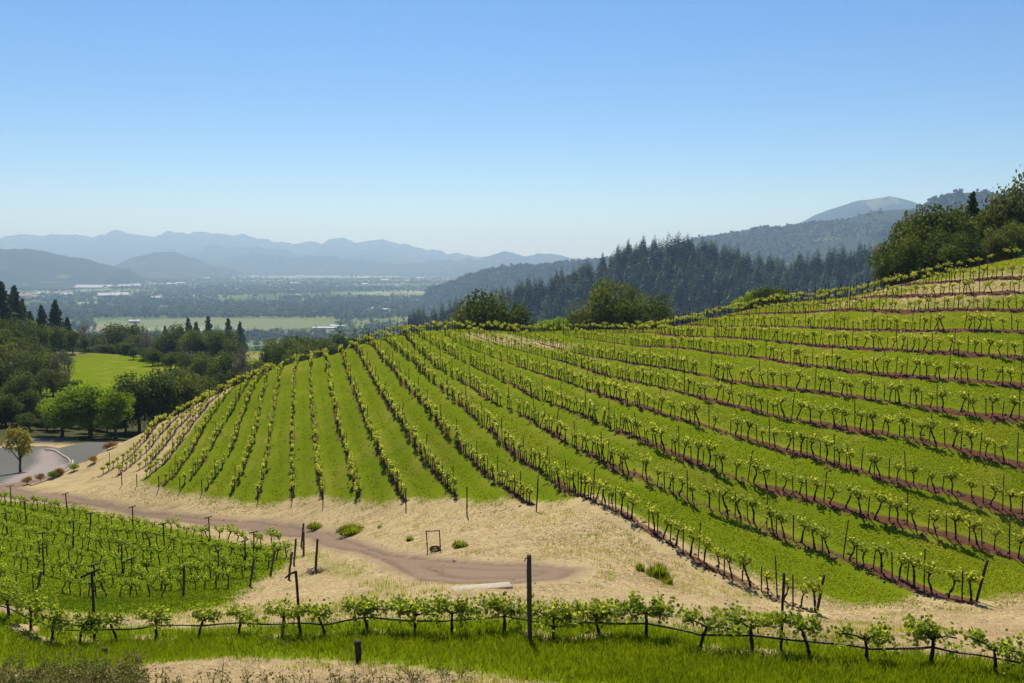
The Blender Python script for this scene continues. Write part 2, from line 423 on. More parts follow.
class G:
    """gathers geometry of one mesh as arrays: quads with a material slot and a var value"""
    def __init__(s): s.v = []; s.q = []; s.m = []; s.a = []; s.n = 0
    def add(s, v, q, m=0, a=None):
        v = np.asarray(v, float).reshape(-1, 3); q = np.asarray(q, int).reshape(-1, 4)
        s.v.append(v); s.q.append(q + s.n); s.n += len(v)
        s.m.append(np.full(len(q), m) if np.isscalar(m) else np.asarray(m))
        s.a.append(np.full(len(q), .5) if a is None else np.broadcast_to(np.asarray(a, float), (len(q),)))
        return s
    def arr(s):
        if not s.v: return np.zeros((0, 3)), np.zeros((0, 4), int), np.zeros(0, int), np.zeros(0)
        return np.vstack(s.v), np.vstack(s.q), np.concatenate(s.m), np.concatenate(s.a)
    def mesh(s, name, mats, smooth=False):
        v, q, m, a = s.arr()
        return mesh_np(name, v, q, None, mats, m, None, a, smooth)

def tube(pts, rad, sides=6, cap=True):
    pts = np.asarray(pts, float); n = len(pts); rad = np.broadcast_to(np.asarray(rad, float), (n,))
    tan = np.gradient(pts, axis=0); tan /= np.linalg.norm(tan, axis=1)[:, None] + 1e-9
    ref = np.array([0, 0, 1.0]) if abs(tan[:, 2]).mean() < .8 else np.array([1.0, 0, 0])
    a = np.cross(tan, ref); a /= np.linalg.norm(a, axis=1)[:, None] + 1e-9
    b = np.cross(tan, a)
    th = np.arange(sides) / sides * 2 * np.pi
    V = pts[:, None] + rad[:, None, None] * (a[:, None] * np.cos(th)[None, :, None] + b[:, None] * np.sin(th)[None, :, None])
    V = V.reshape(-1, 3)
    i = np.arange(n - 1)[:, None] * sides; j = np.arange(sides)[None]; k = (j + 1) % sides
    Q = np.stack([i + j, i + k, i + sides + k, i + sides + j], -1).reshape(-1, 4)
    if cap:
        m = len(V); V = np.vstack([V, pts[:1], pts[-1:]])
        s2 = np.arange(0, sides, 2)
        c0 = np.stack([np.full(len(s2), m), (s2 + 2) % sides, (s2 + 1) % sides, s2], -1)
        e = (n - 1) * sides
        c1 = np.stack([np.full(len(s2), m + 1), e + s2, e + (s2 + 1) % sides, e + (s2 + 2) % sides], -1)
        if sides % 2 == 0: Q = np.vstack([Q, c0, c1])
    return V, Q
def boxm(c, s, bev=0, rot=None):
    x, y, z = np.array(s) / 2
    V = np.array([[-x,-y,-z],[x,-y,-z],[x,y,-z],[-x,y,-z],[-x,-y,z],[x,-y,z],[x,y,z],[-x,y,z]], float)
    if rot is not None: V = V @ np.asarray(rot).T
    V = V + np.array(c)
    return V, np.array([[0,3,2,1],[4,5,6,7],[0,1,5,4],[1,2,6,5],[2,3,7,6],[3,0,4,7]])
def rotz(a):
    c, s = math.cos(a), math.sin(a); return np.array([[c,-s,0],[s,c,0],[0,0,1.0]])
def roty(a):
    c, s = math.cos(a), math.sin(a); return np.array([[c,0,s],[0,1,0],[-s,0,c]])
def rand_dirs(n, r=rng):
    d = r.normal(size=(n, 3)); return d / np.linalg.norm(d, axis=1)[:, None]
def cards(cent, size, aspect=1.0, normal=None, flat=0, r=rng):
    """leaf-like kites, one per centre, freely turned"""
    n = len(cent); size = np.broadcast_to(np.asarray(size, float), (n,))
    d = rand_dirs(n, r)
    if normal is not None: d = d + normal * flat; d /= np.linalg.norm(d, axis=1)[:, None] + 1e-9
    u = np.cross(d, rand_dirs(n, r)); u /= np.linalg.norm(u, axis=1)[:, None] + 1e-9
    w = np.cross(d, u)
    L_ = size[:, None] * u; B = size[:, None] * w * .42 * aspect
    V = np.stack([cent - L_ * .5, cent + B - L_ * .05, cent + L_ * .5, cent - B - L_ * .05], 1).reshape(-1, 3)
    Q = np.arange(4 * n).reshape(n, 4)
    return V, Q
def folded_leaves(cent, size, r=rng, up=.5):
    """broad lobed leaves, two halves folded along the midrib"""
    n = len(cent); size = np.broadcast_to(np.asarray(size, float), (n,))[:, None]
    nrm = rand_dirs(n, r) + np.array([0, 0, up]); nrm /= np.linalg.norm(nrm, axis=1)[:, None]
    u = np.cross(nrm, rand_dirs(n, r)); u /= np.linalg.norm(u, axis=1)[:, None] + 1e-9
    w = np.cross(nrm, u)
    fold = nrm * size * .16
    p0 = cent; tip = cent + u * size * 1.0
    a1 = cent + u * size * .05 + w * size * .42 + fold; a2 = cent + u * size * .62 + w * size * .46 + fold
    b1 = cent + u * size * .05 - w * size * .42 + fold; b2 = cent + u * size * .62 - w * size * .46 + fold
    V = np.stack([p0, a1, a2, tip, b1, b2], 1).reshape(-1, 3)
    k = np.arange(n)[:, None] * 6
    Q = np.concatenate([k + np.array([[0, 3, 2, 1]]), k + np.array([[0, 4, 5, 3]])], 1).reshape(-1, 4)
    return V, Q

def tag(o, label=None, cat=None, group=None, kind=None):
    if label: o['label'] = label
    if cat: o['category'] = cat
    if group: o['group'] = group
    if kind: o['kind'] = kind
    return o
def obj(name, me, parent=None):
    o = bpy.data.objects.new(name, me); COL.objects.link(o)
    if parent is not None: o.parent = parent
    return o
def thing(name, loc, rz=0, scale=1, label=None, cat=None, group=None, tilt=None):
    o = bpy.data.objects.new(name, None); COL.objects.link(o)
    o.empty_display_size = .3
    o.location = [float(c) for c in loc]
    o.rotation_euler = (tilt[0] if tilt else 0, tilt[1] if tilt else 0, rz)
    o.scale = (scale, scale, scale) if np.isscalar(scale) else tuple(scale)
    return tag(o, label, cat, group)
def xform(proto, loc, rz, s):
    """many turned, scaled copies of one gathered shape, as arrays"""
    v, q, m, a = proto
    n = len(loc); s = np.asarray(s, float)
    if s.ndim == 1: s = np.repeat(s[:, None], 3, 1)
    c, sn = np.cos(rz), np.sin(rz)
    vs = v[None] * s[:, None]
    x = vs[..., 0] * c[:, None] - vs[..., 1] * sn[:, None] + loc[:, None, 0]
    y = vs[..., 0] * sn[:, None] + vs[..., 1] * c[:, None] + loc[:, None, 1]
    z = vs[..., 2] + loc[:, None, 2]
    V = np.stack([x, y, z], -1).reshape(-1, 3)
    Q = (q[None] + (np.arange(n) * len(v))[:, None, None]).reshape(-1, 4)
    return V, Q, np.tile(m, n), np.tile(a, n)

# ------------------------------------------------------------------ terrain sheet
ang = np.r_[np.arange(-178, -34, 4.0), np.arange(-34, 34.01, .13), np.arange(37, 182, 4.0)]
rad = np.r_[np.geomspace(.6, 15, 60)[:-1], np.geomspace(15, 140, 420)[:-1], np.geomspace(140, 24500, 200)]
A_, R_ = np.meshgrid(np.radians(ang), rad)
gx = R_ * np.sin(A_); gy = R_ * np.cos(A_)
gh = ground(gx, gy)
nr, na = gx.shape
flat = lambda a: a.ravel()
X, Y_ = flat(gx), flat(gy)
nearm = (Y_ > 5) & (Y_ < 150) & (np.abs(X) < 95)
idx = np.where(nearm)[0]
def zone(poly, soft):
    o = np.zeros(X.size)
    d = sdist(poly, X[idx], Y_[idx]); o[idx] = np.clip(.5 + d / soft, 0, 1); return o
row_samples = np.vstack([resample(p, .2) for p in row_lines])
kd = KDTree(len(row_samples))
for i, p in enumerate(row_samples): kd.insert((p[0], p[1], 0), i)
kd.balance()
rowd = np.full(X.size, 9.0)
sel = idx[(Y_[idx] > 30) & (X[idx] > -55)]
rowd[sel] = [kd.find((a, b, 0))[2] for a, b in zip(X[sel], Y_[sel])]
blk_s = np.vstack(block_rows)
fline = np.vstack([resample(front_line, .15)])
kf = KDTree(len(fline))
for i, p in enumerate(fline): kf.insert((p[0], p[1], 0), i)
kf.balance()
def kdf(x, y):
    o = np.full(np.shape(x), 99.0); w_ = np.where((y > 12) & (y < 40) & (np.abs(x) < 40))[0]
    o[w_] = [kf.find((a, b, 0))[2] for a, b in zip(x[w_], y[w_])]
    return o
z_grass = np.maximum.reduce([zone(grass_hill, 2.0), zone(blk_grass, 2.2), zone(front_grass, 1.6) * (.95 - .8 * sstep(.02, .3, fbm(X / 1.1, Y_ / 1.1, 3, 83)) * np.exp(-(kdf(X, Y_) / 1.0) ** 2)), zone(verge_poly, 3) * .5])
crest_dry = np.zeros(X.size)
for (a, b, rr) in ((520,342,4),(545,345,4),(500,338,4),(930,290,4),(880,292,5),(960,289,4),(1000,288,4),(830,297,4),(780,303,5)):
    h = hit(a, b)
    if h is not None: crest_dry = np.maximum(crest_dry, np.exp(-((X - h[0]) / (rr * 1.6)) ** 2 - ((Y_ - h[1]) / rr) ** 2))
z_grass = z_grass * (1 - .7 * crest_dry)
steep = sstep(-5, 30, X)
wid = .32 + .28 * steep
z_soil = sstep(1.0, .45, rowd / (wid + .5 * (fbm(X / 1.1, Y_ / 1.1, 4, 44)))) * (.62 + .38 * steep)
z_soil *= (.5 + .5 * sstep(-.25, .15, fbm(X / 6, Y_ / 6, 2, 61) + .5 * steep))
_pd = np.zeros(X.size); _pd[idx] = sdist(path_poly, X[idx], Y_[idx]); z_rut = np.exp(-((_pd - .55) / .16) ** 2) + .8 * np.exp(-((_pd - 1.55) / .2) ** 2); z_rut *= .5 + .8 * (.5 + fbm(X / 3, Y_ / 3, 3, 19))
z_path = zone(path_poly, 1.9) * (1 - .16 * sstep(.1, .4, fbm(X / 2.2, Y_ / 1.2, 4, 87))); z_lot = np.maximum(zone(lot_poly, .7), zone(lane_poly, .8))
far_w = sstep(118, 150, Y_) + sstep(70, 85, np.abs(X)) * sstep(20, 60, Y_); far_w = np.maximum(np.clip(far_w, 0, 1), sstep(112, 116, Y_ + fbm(X / 4, Y_ / 4, 2, 7) * 2) * sstep(-28, -34, X))
meadow = np.exp(-(np.maximum(np.abs(X + 75) - 30, 0) / 14) ** 2) * sstep(152, 165, Y_) * (1 - sstep(236, 262, Y_))
clearing = np.exp(-((X + 102) / 24) ** 4 - ((Y_ - 366) / 48) ** 4)
z_wood = np.clip(far_w * (1 - meadow) * (1 - clearing), 0, 1) * (1 - np.maximum(z_lot, z_path))
z_valley = sstep(1050, 1300, Y_)
z_grass = np.maximum(z_grass, np.maximum(meadow, clearing * (.55 + .45 * sstep(-.1, .2, fbm(X / 20, Y_ / 20, 3, 3)))))
z_dry = np.clip(.25 + .6 * sstep(0, 40, X) + .5 * sstep(.5, 0, z_soil) * sstep(1.6, .6, rowd) + meadow, 0, 1)
# berms of loose soil under the rows, wheel ruts along the track
Z = flat(gh) + .10 * sstep(1.1, .2, rowd) + z_soil * fbm(X / .35, Y_ / .35, 2, 71) * .07
Z = Z - .05 * z_path - .05 * z_rut * (Y_ < 100)
verts = np.stack([X, Y_, Z], -1)
i = np.arange(nr - 1)[:, None] * na; j = np.arange(na)[None]; k2 = (j + 1) % na
quads = np.stack([i + j, i + k2, i + na + k2, i + na + j], -1).reshape(-1, 4)[:, ::-1]
verts = np.vstack([verts, [[0, 0, gz(0, 0)]]])
tr = np.stack([np.full(na, nr * na), np.arange(na), (np.arange(na) + 1) % na], -1)[:, ::-1]
me = mesh_np('ground', verts, quads, tr, [M['ground']], smooth=True)
for nme, arr in (('grass', z_grass), ('soil', z_soil), ('path', z_path), ('lot', z_lot), ('wood', z_wood), ('valley', z_valley), ('rut', np.clip(z_rut, 0, 1)), ('dryish', z_dry)):
    a_ = me.attributes.new(nme, 'FLOAT', 'POINT'); a_.data.foreach_set('value', np.r_[arr, 0].astype(np.float32))
g_obj = tag(obj('ground', me), kind='structure')

# ------------------------------------------------------------------ grass, straw
def scatter(n, x0, x1, y0, y1):
    """random ground places inside the view's wedge, thinning with distance"""
    t = rng.random(n); y = y0 * (y1 / y0) ** t
    x = (rng.random(n) * 2 - 1) * (y * .60 + 1.5)
    return x, y
def rowdist(x, y):
    return np.array([kd.find((a, b, 0))[2] for a, b in zip(x, y)])
def blades(x, y, hgt, wid, per, spread, name, matl, label, var_lo=0, var_hi=1, lean=.45, flatlie=False, boost=None):
    n = len(x); x = np.repeat(x, per) + rng.normal(size=n * per) * spread; y = np.repeat(y, per) + rng.normal(size=n * per) * spread
    z = ground(x, y) - .01
    if flatlie: z = z + .015
    m = len(x); h = np.repeat(hgt, per) * (.6 + .8 * rng.random(m)); w = np.repeat(wid, per)
    th = rng.random(m) * 2 * np.pi; lx = np.cos(th); ly = np.sin(th)
    if flatlie:
        d = np.stack([lx * h, ly * h, h * .25 * rng.random(m)], -1)
    else:
        ln = lean * rng.random(m); d = np.stack([lx * h * ln, ly * h * ln, h], -1)
    th2 = rng.random(m) * np.pi; side = np.stack([np.cos(th2) * w, np.sin(th2) * w, 0 * w], -1)
    if flatlie: side = np.stack([-ly * w, lx * w, 0 * w], -1)
    b = np.stack([x, y, z], -1)
    V = np.stack([b - side, b + side, b + d * .6 + side * .7, b + d - side * .1], 1).reshape(-1, 3)
    Q = np.arange(4 * m).reshape(m, 4)
    var = np.clip(np.repeat(var_lo + (var_hi - var_lo) * (.5 + .45 * fbm(x[::per] / 3, y[::per] / 3, 3, 8)), per) + rng.normal(size=m) * .09 + (0 if boost is None else np.repeat(boost, per)), 0, 1)
    me = mesh_np(name, V, Q, None, [matl], var=var)
    return tag(obj(name, me), label, kind='stuff')
# hill and block grass
x, y = scatter(330000, 0, 0, 30, 120)
g = np.maximum(sdist(grass_hill, x, y), sdist(blk_grass, x, y) - .3)
m = g > (rng.random(len(x)) ** 2 * 2.2 - .8 + .8 * fbm(x / 1.6, y / 1.6, 2, 53)); x, y = x[m], y[m]
rd = rowdist(x, y); m = rd > .2 + .5 * rng.random(len(x)); x, y = x[m], y[m]
blades(x, y, .045 + .0005 * y, .010 + .0004 * y, 2, .10 , 'meadow_grass', M['grass_blade'], 'short bright green grass between the vine rows', .1, .75, 1.5, boost=.3 * sstep(3, 35, x) - .45 * (sdist(blk_grass, x, y) > -.5))
# lane in front of and under the first row
x, y = scatter(80000, 0, 0, 15, 33)
g = sdist(front_grass, x, y) - 1.6 * sstep(.0, .3, fbm(x / 1.1, y / 1.1, 3, 83)) * np.exp(-(kdf(x, y) / 1.0) ** 2); m = (g > (rng.random(len(x)) ** 2 * 1.4 - .35)) & (rng.random(len(x)) < np.clip(.35 + .35 * g, .15, 1)); 
blades(x[m], y[m], np.full(m.sum(), .20), np.full(m.sum(), .011), 4, .07, 'lane_grass', M['grass_blade'], 'taller green grass in the lane below the first row', -.1, .55, .8)
# straw litter on the dry ground
x, y = scatter(150000, 0, 0, 15, 80)
g = np.maximum.reduce([sdist(grass_hill, x, y), sdist(blk_grass, x, y), sdist(path_poly, x, y) + .5, sdist(front_grass, x, y), sdist(lot_poly, x, y)])
m = (g < -.1) & (rng.random(len(x)) < .9); x, y = x[m], y[m]
blades(x, y, .10 + .0014 * y, .006 + .0003 * y, 2, .15, 'straw_litter', M['straw_blade'], 'cut dry straw lying over the bank', 0, 1, flatlie=True)
# stones and lumps on the bank
x, y = scatter(9000, 0, 0, 16, 70)
g = np.maximum.reduce([sdist(grass_hill, x, y), sdist(blk_grass, x, y), sdist(front_grass, x, y), sdist(lot_poly, x, y)])
m = (g < -.2) & (fbm(x / 3, y / 3, 3, 23) > .05); x, y = x[m], y[m]
_cv = np.array([[1,0,0],[.3,.9,.1],[-.8,.5,0],[-.7,-.6,.1],[.4,-.9,0],[.2,0,.6],[-.3,.1,.5]])
V, Q, _, _ = xform((_cv, np.array([[0,1,6,5],[1,2,3,6],[3,4,5,6]]), np.zeros(3, int), np.zeros(3)), np.stack([x, y, ground(x, y) - .01], -1), rng.random(len(x)) * 6.3, .03 + .09 * rng.random(len(x)) ** 3)
tag(obj('bank_stones', mesh_np('bank_stones', V, Q, None, [M['stone']])), 'small stones and lumps of earth over the straw bank', kind='stuff')
# thin dry and green stalks standing in the straw
x, y = scatter(26000, 0, 0, 15, 60)
g = np.maximum.reduce([sdist(grass_hill, x, y), sdist(blk_grass, x, y), sdist(path_poly, x, y), sdist(lot_poly, x, y), sdist(front_grass, x, y)])
m = (g < -.2) & (fbm(x / 2.5, y / 2.5, 3, 91) > .05); x, y = x[m], y[m]
blades(x, y, np.full(len(x), .17), np.full(len(x), .012), 4, .09, 'bank_grass', M['grass_blade'], 'thin tufts of green grass coming through the straw', .3, 1.0)
# clods along the rows
n = 34000
pi = rng.integers(0, len(row_samples), n); x = row_samples[pi, 0] + rng.normal(size=n) * .21; y = row_samples[pi, 1] + rng.normal(size=n) * .21
m = (y < 95) & (np.abs(x) < y * .62) & (rng.random(n) < .25 + .75 * sstep(-8, 15, x)); x, y = x[m], y[m]
cv = np.array([[1,0,0],[.3,.9,.1],[-.8,.5,0],[-.7,-.6,.1],[.4,-.9,0],[.2,0,.8],[-.3,.1,.7]])
cq = np.array([[0,1,6,5],[1,2,6,6],[2,3,6,6],[3,4,5,6],[4,0,5,5]])
cq = np.array([[0,1,6,5],[1,2,3,6],[3,4,5,6]]); 
V, Q, _, _ = xform((cv, cq, np.zeros(3, int), np.zeros(3)), np.stack([x, y, ground(x, y) + .06], -1), rng.random(len(x)) * 6.3, (.06 + .11 * rng.random(len(x)) ** 2))
tag(obj('soil_clods', mesh_np('soil_clods', V, Q, None, [M['clod']])), 'loose red-brown clods under the vine rows', kind='stuff')

# ------------------------------------------------------------------ vines
def vine_proto(kind, seed):
    """local x runs along the row. returns trunk G and foliage G"""
    r = np.random.default_rng(seed); T = G(); Fo = G()
    if kind == 'front' or kind == 'front_full':
        hz = .60 + .08 * r.random(); ln = r.normal() * .10
        pts = np.array([[0, 0, -.06], [ln * .2 + r.normal() * .02, r.normal() * .02, .2], [ln * .6 + r.normal() * .03, r.normal() * .02, .45], [ln, 0, hz]])
        T.add(*tube(smooth_poly(pts, 2), np.linspace(.05, .036, len(smooth_poly(pts, 2))) * (1 + .15 * r.normal(size=len(smooth_poly(pts, 2)))), 8))
        T.add(*tube([[ln - .05, 0, hz - .04], [ln, .0, hz + .05], [ln + .05, 0, hz + .0]], [.04, .05, .03], 8))
        arm = .74 if kind == 'front_full' else .46 + .26 * r.random()
        for s in (-1, 1):
            p = [[ln, 0, hz - .02], [ln + s * arm * .35, r.normal() * .02, hz + .07], [ln + s * arm, r.normal() * .02, hz + .09]]
            T.add(*tube(smooth_poly(p, 1), np.linspace(.028, .014, len(smooth_poly(p, 1))), 6))
        ns = 34 if kind == 'front_full' else 18
        for k in range(ns):
            x0 = ln + (r.random() * 2 - 1) * arm; b = np.array([x0, r.normal() * .04, hz + .07])
            l = .20 + .34 * r.random()
            d = np.array([r.normal() * .55, r.normal() * .7, .85 - 1.1 * (r.random() < .3)]); d /= np.linalg.norm(d)
            t = np.linspace(0, 1, 5)[:, None]
            pts = b + d * l * t + np.array([r.normal() * .06, r.normal() * .08, -.10]) * t * t
            Fo.add(*tube(pts, [.006, .005, .005, .004, .003], 4, False), 0, .35)
            nl = int(13 + l * 20); tt = r.random(nl)[:, None] ** .8
            c = b + d * l * tt + np.array([0, 0, -.05]) * tt * tt + r.normal(size=(nl, 3)) * .07
            Fo.add(*folded_leaves(c, .062 + .045 * r.random(nl), r, .6), 0, np.repeat(np.clip(.25 + .5 * tt[:, 0] + r.normal(size=nl) * .2, 0, 1), 2))
    else:
        block = kind == 'block'; full = kind == 'hedge'
        hz = (.70 if block else .58 if full else .74) + .10 * r.random(); lx = r.normal() * .13; ly = r.normal() * .07
        pts = np.array([[0, 0, -.08], [lx * .1 + r.normal() * .04, r.normal() * .03, .22], [lx * .7 + r.normal() * .05, ly * .6, .5], [lx, ly, hz]])
        sp = smooth_poly(pts, 2)
        T.add(*tube(sp, np.linspace(.050, .034, len(sp)) * (1 + .18 * r.normal(size=len(sp))), 6))
        arms = []
        for k in range(3 if not block else 4):
            s = (-1) ** k; a = np.array([lx + s * ((.06 + .16 * r.random()) if not block else (.12 + .24 * r.random())), ly + r.normal() * .05, hz + .06 + .12 * r.random()])
            T.add(*tube([[lx, ly, hz - .03], [(lx + a[0]) / 2, ly, hz + .06], a], [.04, .03, .02], 5)); arms.append(a)
        ns = 13 if block else 21 if full else 14
        for k in range(ns):
            a = arms[k % len(arms)]; l = (.22 if block else .16) + .30 * r.random()
            d = np.array([r.normal() * (.85 if block else 1.25 if full else .95), r.normal() * (.45 if block else .24), .8]); d /= np.linalg.norm(d)
            nl = 7; tt = r.random(nl)[:, None]
            c = a + d * l * tt + r.normal(size=(nl, 3)) * np.array([.09, .05, .06 if full else .075])
            Fo.add(*folded_leaves(c, .085 + .05 * r.random(nl), r, .6), 0, np.repeat(np.clip(.3 + .45 * tt[:, 0] + r.normal(size=nl) * .2, 0, 1), 2))
    return T, Fo
def make_protos(kind, n, leaf, seed):
    out = []
    for k in range(n):
        T, Fo = vine_proto(kind, seed + k)
        out.append((T, Fo, T.mesh('vine_trunk', [M['vine_bark']], True), Fo.mesh('vine_foliage', [leaf])))
    return out
M['front_leaf'] = leaf_mat('front_leaf', (.085, .135, .008), (.19, .25, .02), (.39, .41, .06), .55, (1.7, 1.6, .9))
PF = make_protos('front', 7, M['front_leaf'], 100)
PFF = make_protos('front_full', 5, M['front_leaf'], 150)
PH = make_protos('hill', 10, M['vine_leaf'], 200)
PHH = make_protos('hedge', 6, M['vine_leaf'], 250)
PB = make_protos('block', 7, M['block_leaf'], 300)
def put_vine(p, loc, rz, s, label, group):
    t = thing('grapevine', loc, rz, s, label, 'grapevine', group)
    obj('trunk', p[2], t); obj('foliage', p[3], t)
    return t

NTH = ['first','second','third','fourth','fifth','sixth','seventh','eighth','ninth','tenth','eleventh','twelfth','thirteenth','fourteenth','fifteenth','sixteenth']
n_ind = 0
# front row: posts stand at px 93, 300, 528, 781
def front_label(px):
    posts = [(93,'T-shaped post at far left'),(300,'hooked dark post'),(528,'tall post in mid row'),(781,'thin stake in straw gap')]
    best = min(posts, key=lambda q: abs(q[0] - px))
    side = sorted([f[0] for f in FRONT if (f[0] - best[0]) * (px - best[0]) > 0 and min(posts, key=lambda q: abs(q[0] - f[0])) == best], key=lambda v: abs(v - best[0]))
    n = side.index(px)
    look = 'leafy grapevine' if 340 < px < 660 else 'clumpy grapevine'
    return f"{look} on the hose line, {NTH[n]} {'right' if px > best[0] else 'left'} of the {best[1]}"
fl = front_line
for kx, p in enumerate(list(front_in) + front_pts + front_out):
    p = np.array(p); p[2] = gz(p[0], p[1])
    a = fl[max(0, kx - 1)]; b = fl[min(len(fl) - 1, kx + 1)]
    rz = math.atan2(b[1] - a[1], b[0] - a[0]) + (math.pi if random.random() < .5 else 0)
    i = kx - len(front_in)
    if not 0 <= i < len(FRONT): continue
    px = FRONT[i][0]
    pr = random.choice(PFF) if 340 < px < 690 else random.choice(PF)
    s = (1.0 + .1 * random.random()) * (1.12 if px < 60 else 1)
    put_vine(pr, p, rz, s, front_label(px), 'grapevines of the first row')
    n_ind += 1

# all other vines
VL = []    # x, y, z, rz, kind, row index
ST = []    # stakes: x, y, z, height, kind, row
for ri, P in enumerate(row_lines):
    step = .86 if ri > 3 else .6
    S = resample(P, step)
    dd = np.gradient(S, axis=0)
    for k, (p, d) in enumerate(zip(S, dd)):
        if k == 0 and ri < 15: continue
        x = p[0] + random.gauss(0, .06); y = p[1] + random.gauss(0, .06)
        if abs(x) > y * .615 + 2: continue
        if random.random() < .035: continue
        z = gz(x, y) + .08
        VL.append((x, y, z, math.atan2(d[1], d[0]) + (math.pi if random.random() < .5 else 0), 0, ri))
        if k % (5 if ri > 13 else 9) == 2:
            ST.append((x + d[0] * .4, y + d[1] * .4, z - .08, 1.75 + .2 * random.random(), 1, ri))
        elif random.random() < (.8 if ri > 11 else .25):
            _d = d / np.linalg.norm(d) * random.uniform(.3, .48); ST.append((x + _d[0], y + _d[1], z - .08, .95 + .45 * random.random(), 0, ri))
for ri, P in enumerate(block_rows):
    S = resample(P, .95)
    for k, p in enumerate(S):
        x = p[0] + random.gauss(0, .07); y = p[1] + random.gauss(0, .07)
        if abs(x) > y * .62 + 3 or random.random() < .04: continue
        VL.append((x, y, gz(x, y), math.atan2(bd[1], bd[0]) + (math.pi if random.random() < .5 else 0), 1, ri))
VL = np.array(VL)
inview = np.abs(VL[:, 0]) < VL[:, 1] * .575
order = np.argsort(np.where(inview, VL[:, 1], 1e6))
take = order[:300 - n_ind]; rest = order[300 - n_ind:]
ROWNAME = {15: 'lowest row, bordering the straw bank', 16: 'second long row above the straw bank', 17: 'third long row above the straw bank', 18: 'fourth long row above the straw bank', 19: 'fifth long row above the straw bank', 14: 'row ending below the rusty frame slope', 13: 'row left of the row ending by the frame'}
def row_phrase(ri):
    if ri >= 14: return ROWNAME.get(ri, f'{NTH[min(ri - 15, 11)]} long row above the straw bank')
    return f"{NTH[min(ri, 11)]} steep row from the round hill's left edge" if ri < 12 else f'steep round hill row {NTH[14 - ri]} left of the frame'
for i in take:
    x, y, z, rz, kd_, ri = VL[i]; ri = int(ri)
    if kd_ == 0:
        lab = f"dark gnarled grapevine in the {row_phrase(ri)}"; grp = f"grapevines in the {row_phrase(ri)}"
        pr = random.choice(PH if ri > 14 else PHH)
    else:
        k = len(block_rows) - 1 - ri
        lab = f"green grapevine in the lower left block, {NTH[min(k, 11)]} row up from the front hose line"; grp = f"grapevines of the lower left block, {NTH[min(k, 11)]} row"
        pr = random.choice(PB)
    put_vine(pr, (x, y, z), rz, random.uniform(.74, 1.12) * (.9 if kd_ else float(np.interp(y, [50, 85], [1.0, .8]))), lab, grp)
gg = G()
for kind, protos in ((0, PH), (2, PHH), (1, PB)):
    ids = [i for i in rest if VL[i, 4] == kind % 2 and (kind == 1 or (VL[i, 5] > 14) == (kind == 0))]
    pick = rng.integers(0, len(protos), len(ids))
    for k, pr in enumerate(protos):
        sel = np.array([ids[j] for j in range(len(ids)) if pick[j] == k], int)
        if len(sel) == 0: continue
        sc_ = rng.uniform(.74, 1.12, len(sel)) * np.interp(VL[sel][:, 1], [50, 85], [1.0, .80])
        for src, mi in ((pr[0], 0), (pr[1], 1 if kind != 1 else 2)):
            v, q, m_, a_ = src.arr()
            V, Q, _, A2 = xform((v, q, m_, a_), VL[sel][:, :3], VL[sel][:, 3], sc_)
            gg.add(V, Q, mi, A2)
tag(obj('distant_grapevines', gg.mesh('distant_grapevines', [M['vine_bark'], M['vine_leaf'], M['block_leaf']])), 'the many smaller grapevines further up the hill and block', kind='stuff')
print('vines', len(VL) + n_ind, 'stakes', len(ST))

# ------------------------------------------------------------------ stakes and posts
def stake_mesh(h, seed, w=.03):
    r = np.random.default_rng(seed); g = G()
    g.add(*tube([[0, 0, -.25], [r.normal() * .01, 0, h * .5], [r.normal() * .015, 0, h - .015], [0, 0, h]], [w, w, w * .95, w * .6], 6))
    return g
SM = [stake_mesh(1.25, 400 + k) for k in range(3)]; SMm = [s.mesh('vine_stake', [M['stake_wood']]) for s in SM]
TM = [stake_mesh(1.85, 420 + k, .028) for k in range(3)]; TMm = [s.mesh('trellis_post', [M['stake_wood']]) for s in TM]
ST = np.array(ST)
for kind, src, msh, nm, lab in ((0, SM, SMm, 'vine_stake', 'short dark vine stake'), (1, TM, TMm, 'trellis_post', 'tall thin dark trellis post')):
    ids = np.where((ST[:, 4] == kind))[0]
    iv = np.abs(ST[ids, 0]) < ST[ids, 1] * .575
    ids = ids[np.argsort(np.where(iv, ST[ids, 1], 1e6))]
    for i in ids[:290]:
        x, y, z, h, _, ri = ST[i]
        o = obj(nm, random.choice(msh)); o.location = (x, y, z); o.scale = (1, 1, h / (1.25 if kind == 0 else 1.85))
        o.rotation_euler = (random.gauss(0, .04), random.gauss(0, .05), random.random() * 6)
        tag(o, f"{lab} in the {row_phrase(int(ri))}", 'stake' if kind == 0 else 'post', f"{'stakes' if kind == 0 else 'tall posts'} in the {row_phrase(int(ri))}")
    far = ids[290:]
    if len(far):
        V, Q, m_, a_ = xform(src[0].arr(), ST[far][:, :3], rng.random(len(far)) * 6, np.ones(len(far)))
        tag(obj('distant_' + nm + 's', mesh_np(nm, V, Q, None, [M['stake_wood']])), f'the remaining {lab}s far up the hill', kind='stuff')

def post_mesh(h, w, lean=(0, 0), sides=8, jag=True, seed=1):
    r = np.random.default_rng(seed); g = G()
    t = np.linspace(0, 1, 7); p = np.stack([lean[0] * t + r.normal(size=7) * .006, lean[1] * t, -.3 + (h + .3) * t], -1)
    rr = np.full(7, w) * (1 + .06 * r.normal(size=7)); g.add(*tube(p, rr, sides))
    return g
def place(px, py): 
    p = hit(px, py); return p
def hpx(p, pytop):
    """height that puts the top of something standing at p at picture row pytop"""
    _, dz = ray(512, pytop); return dz * p[1] - p[2]
frd = lambda p: None
row_dir = math.atan2(front_pts[12][1] - front_pts[8][1], front_pts[12][0] - front_pts[8][0])
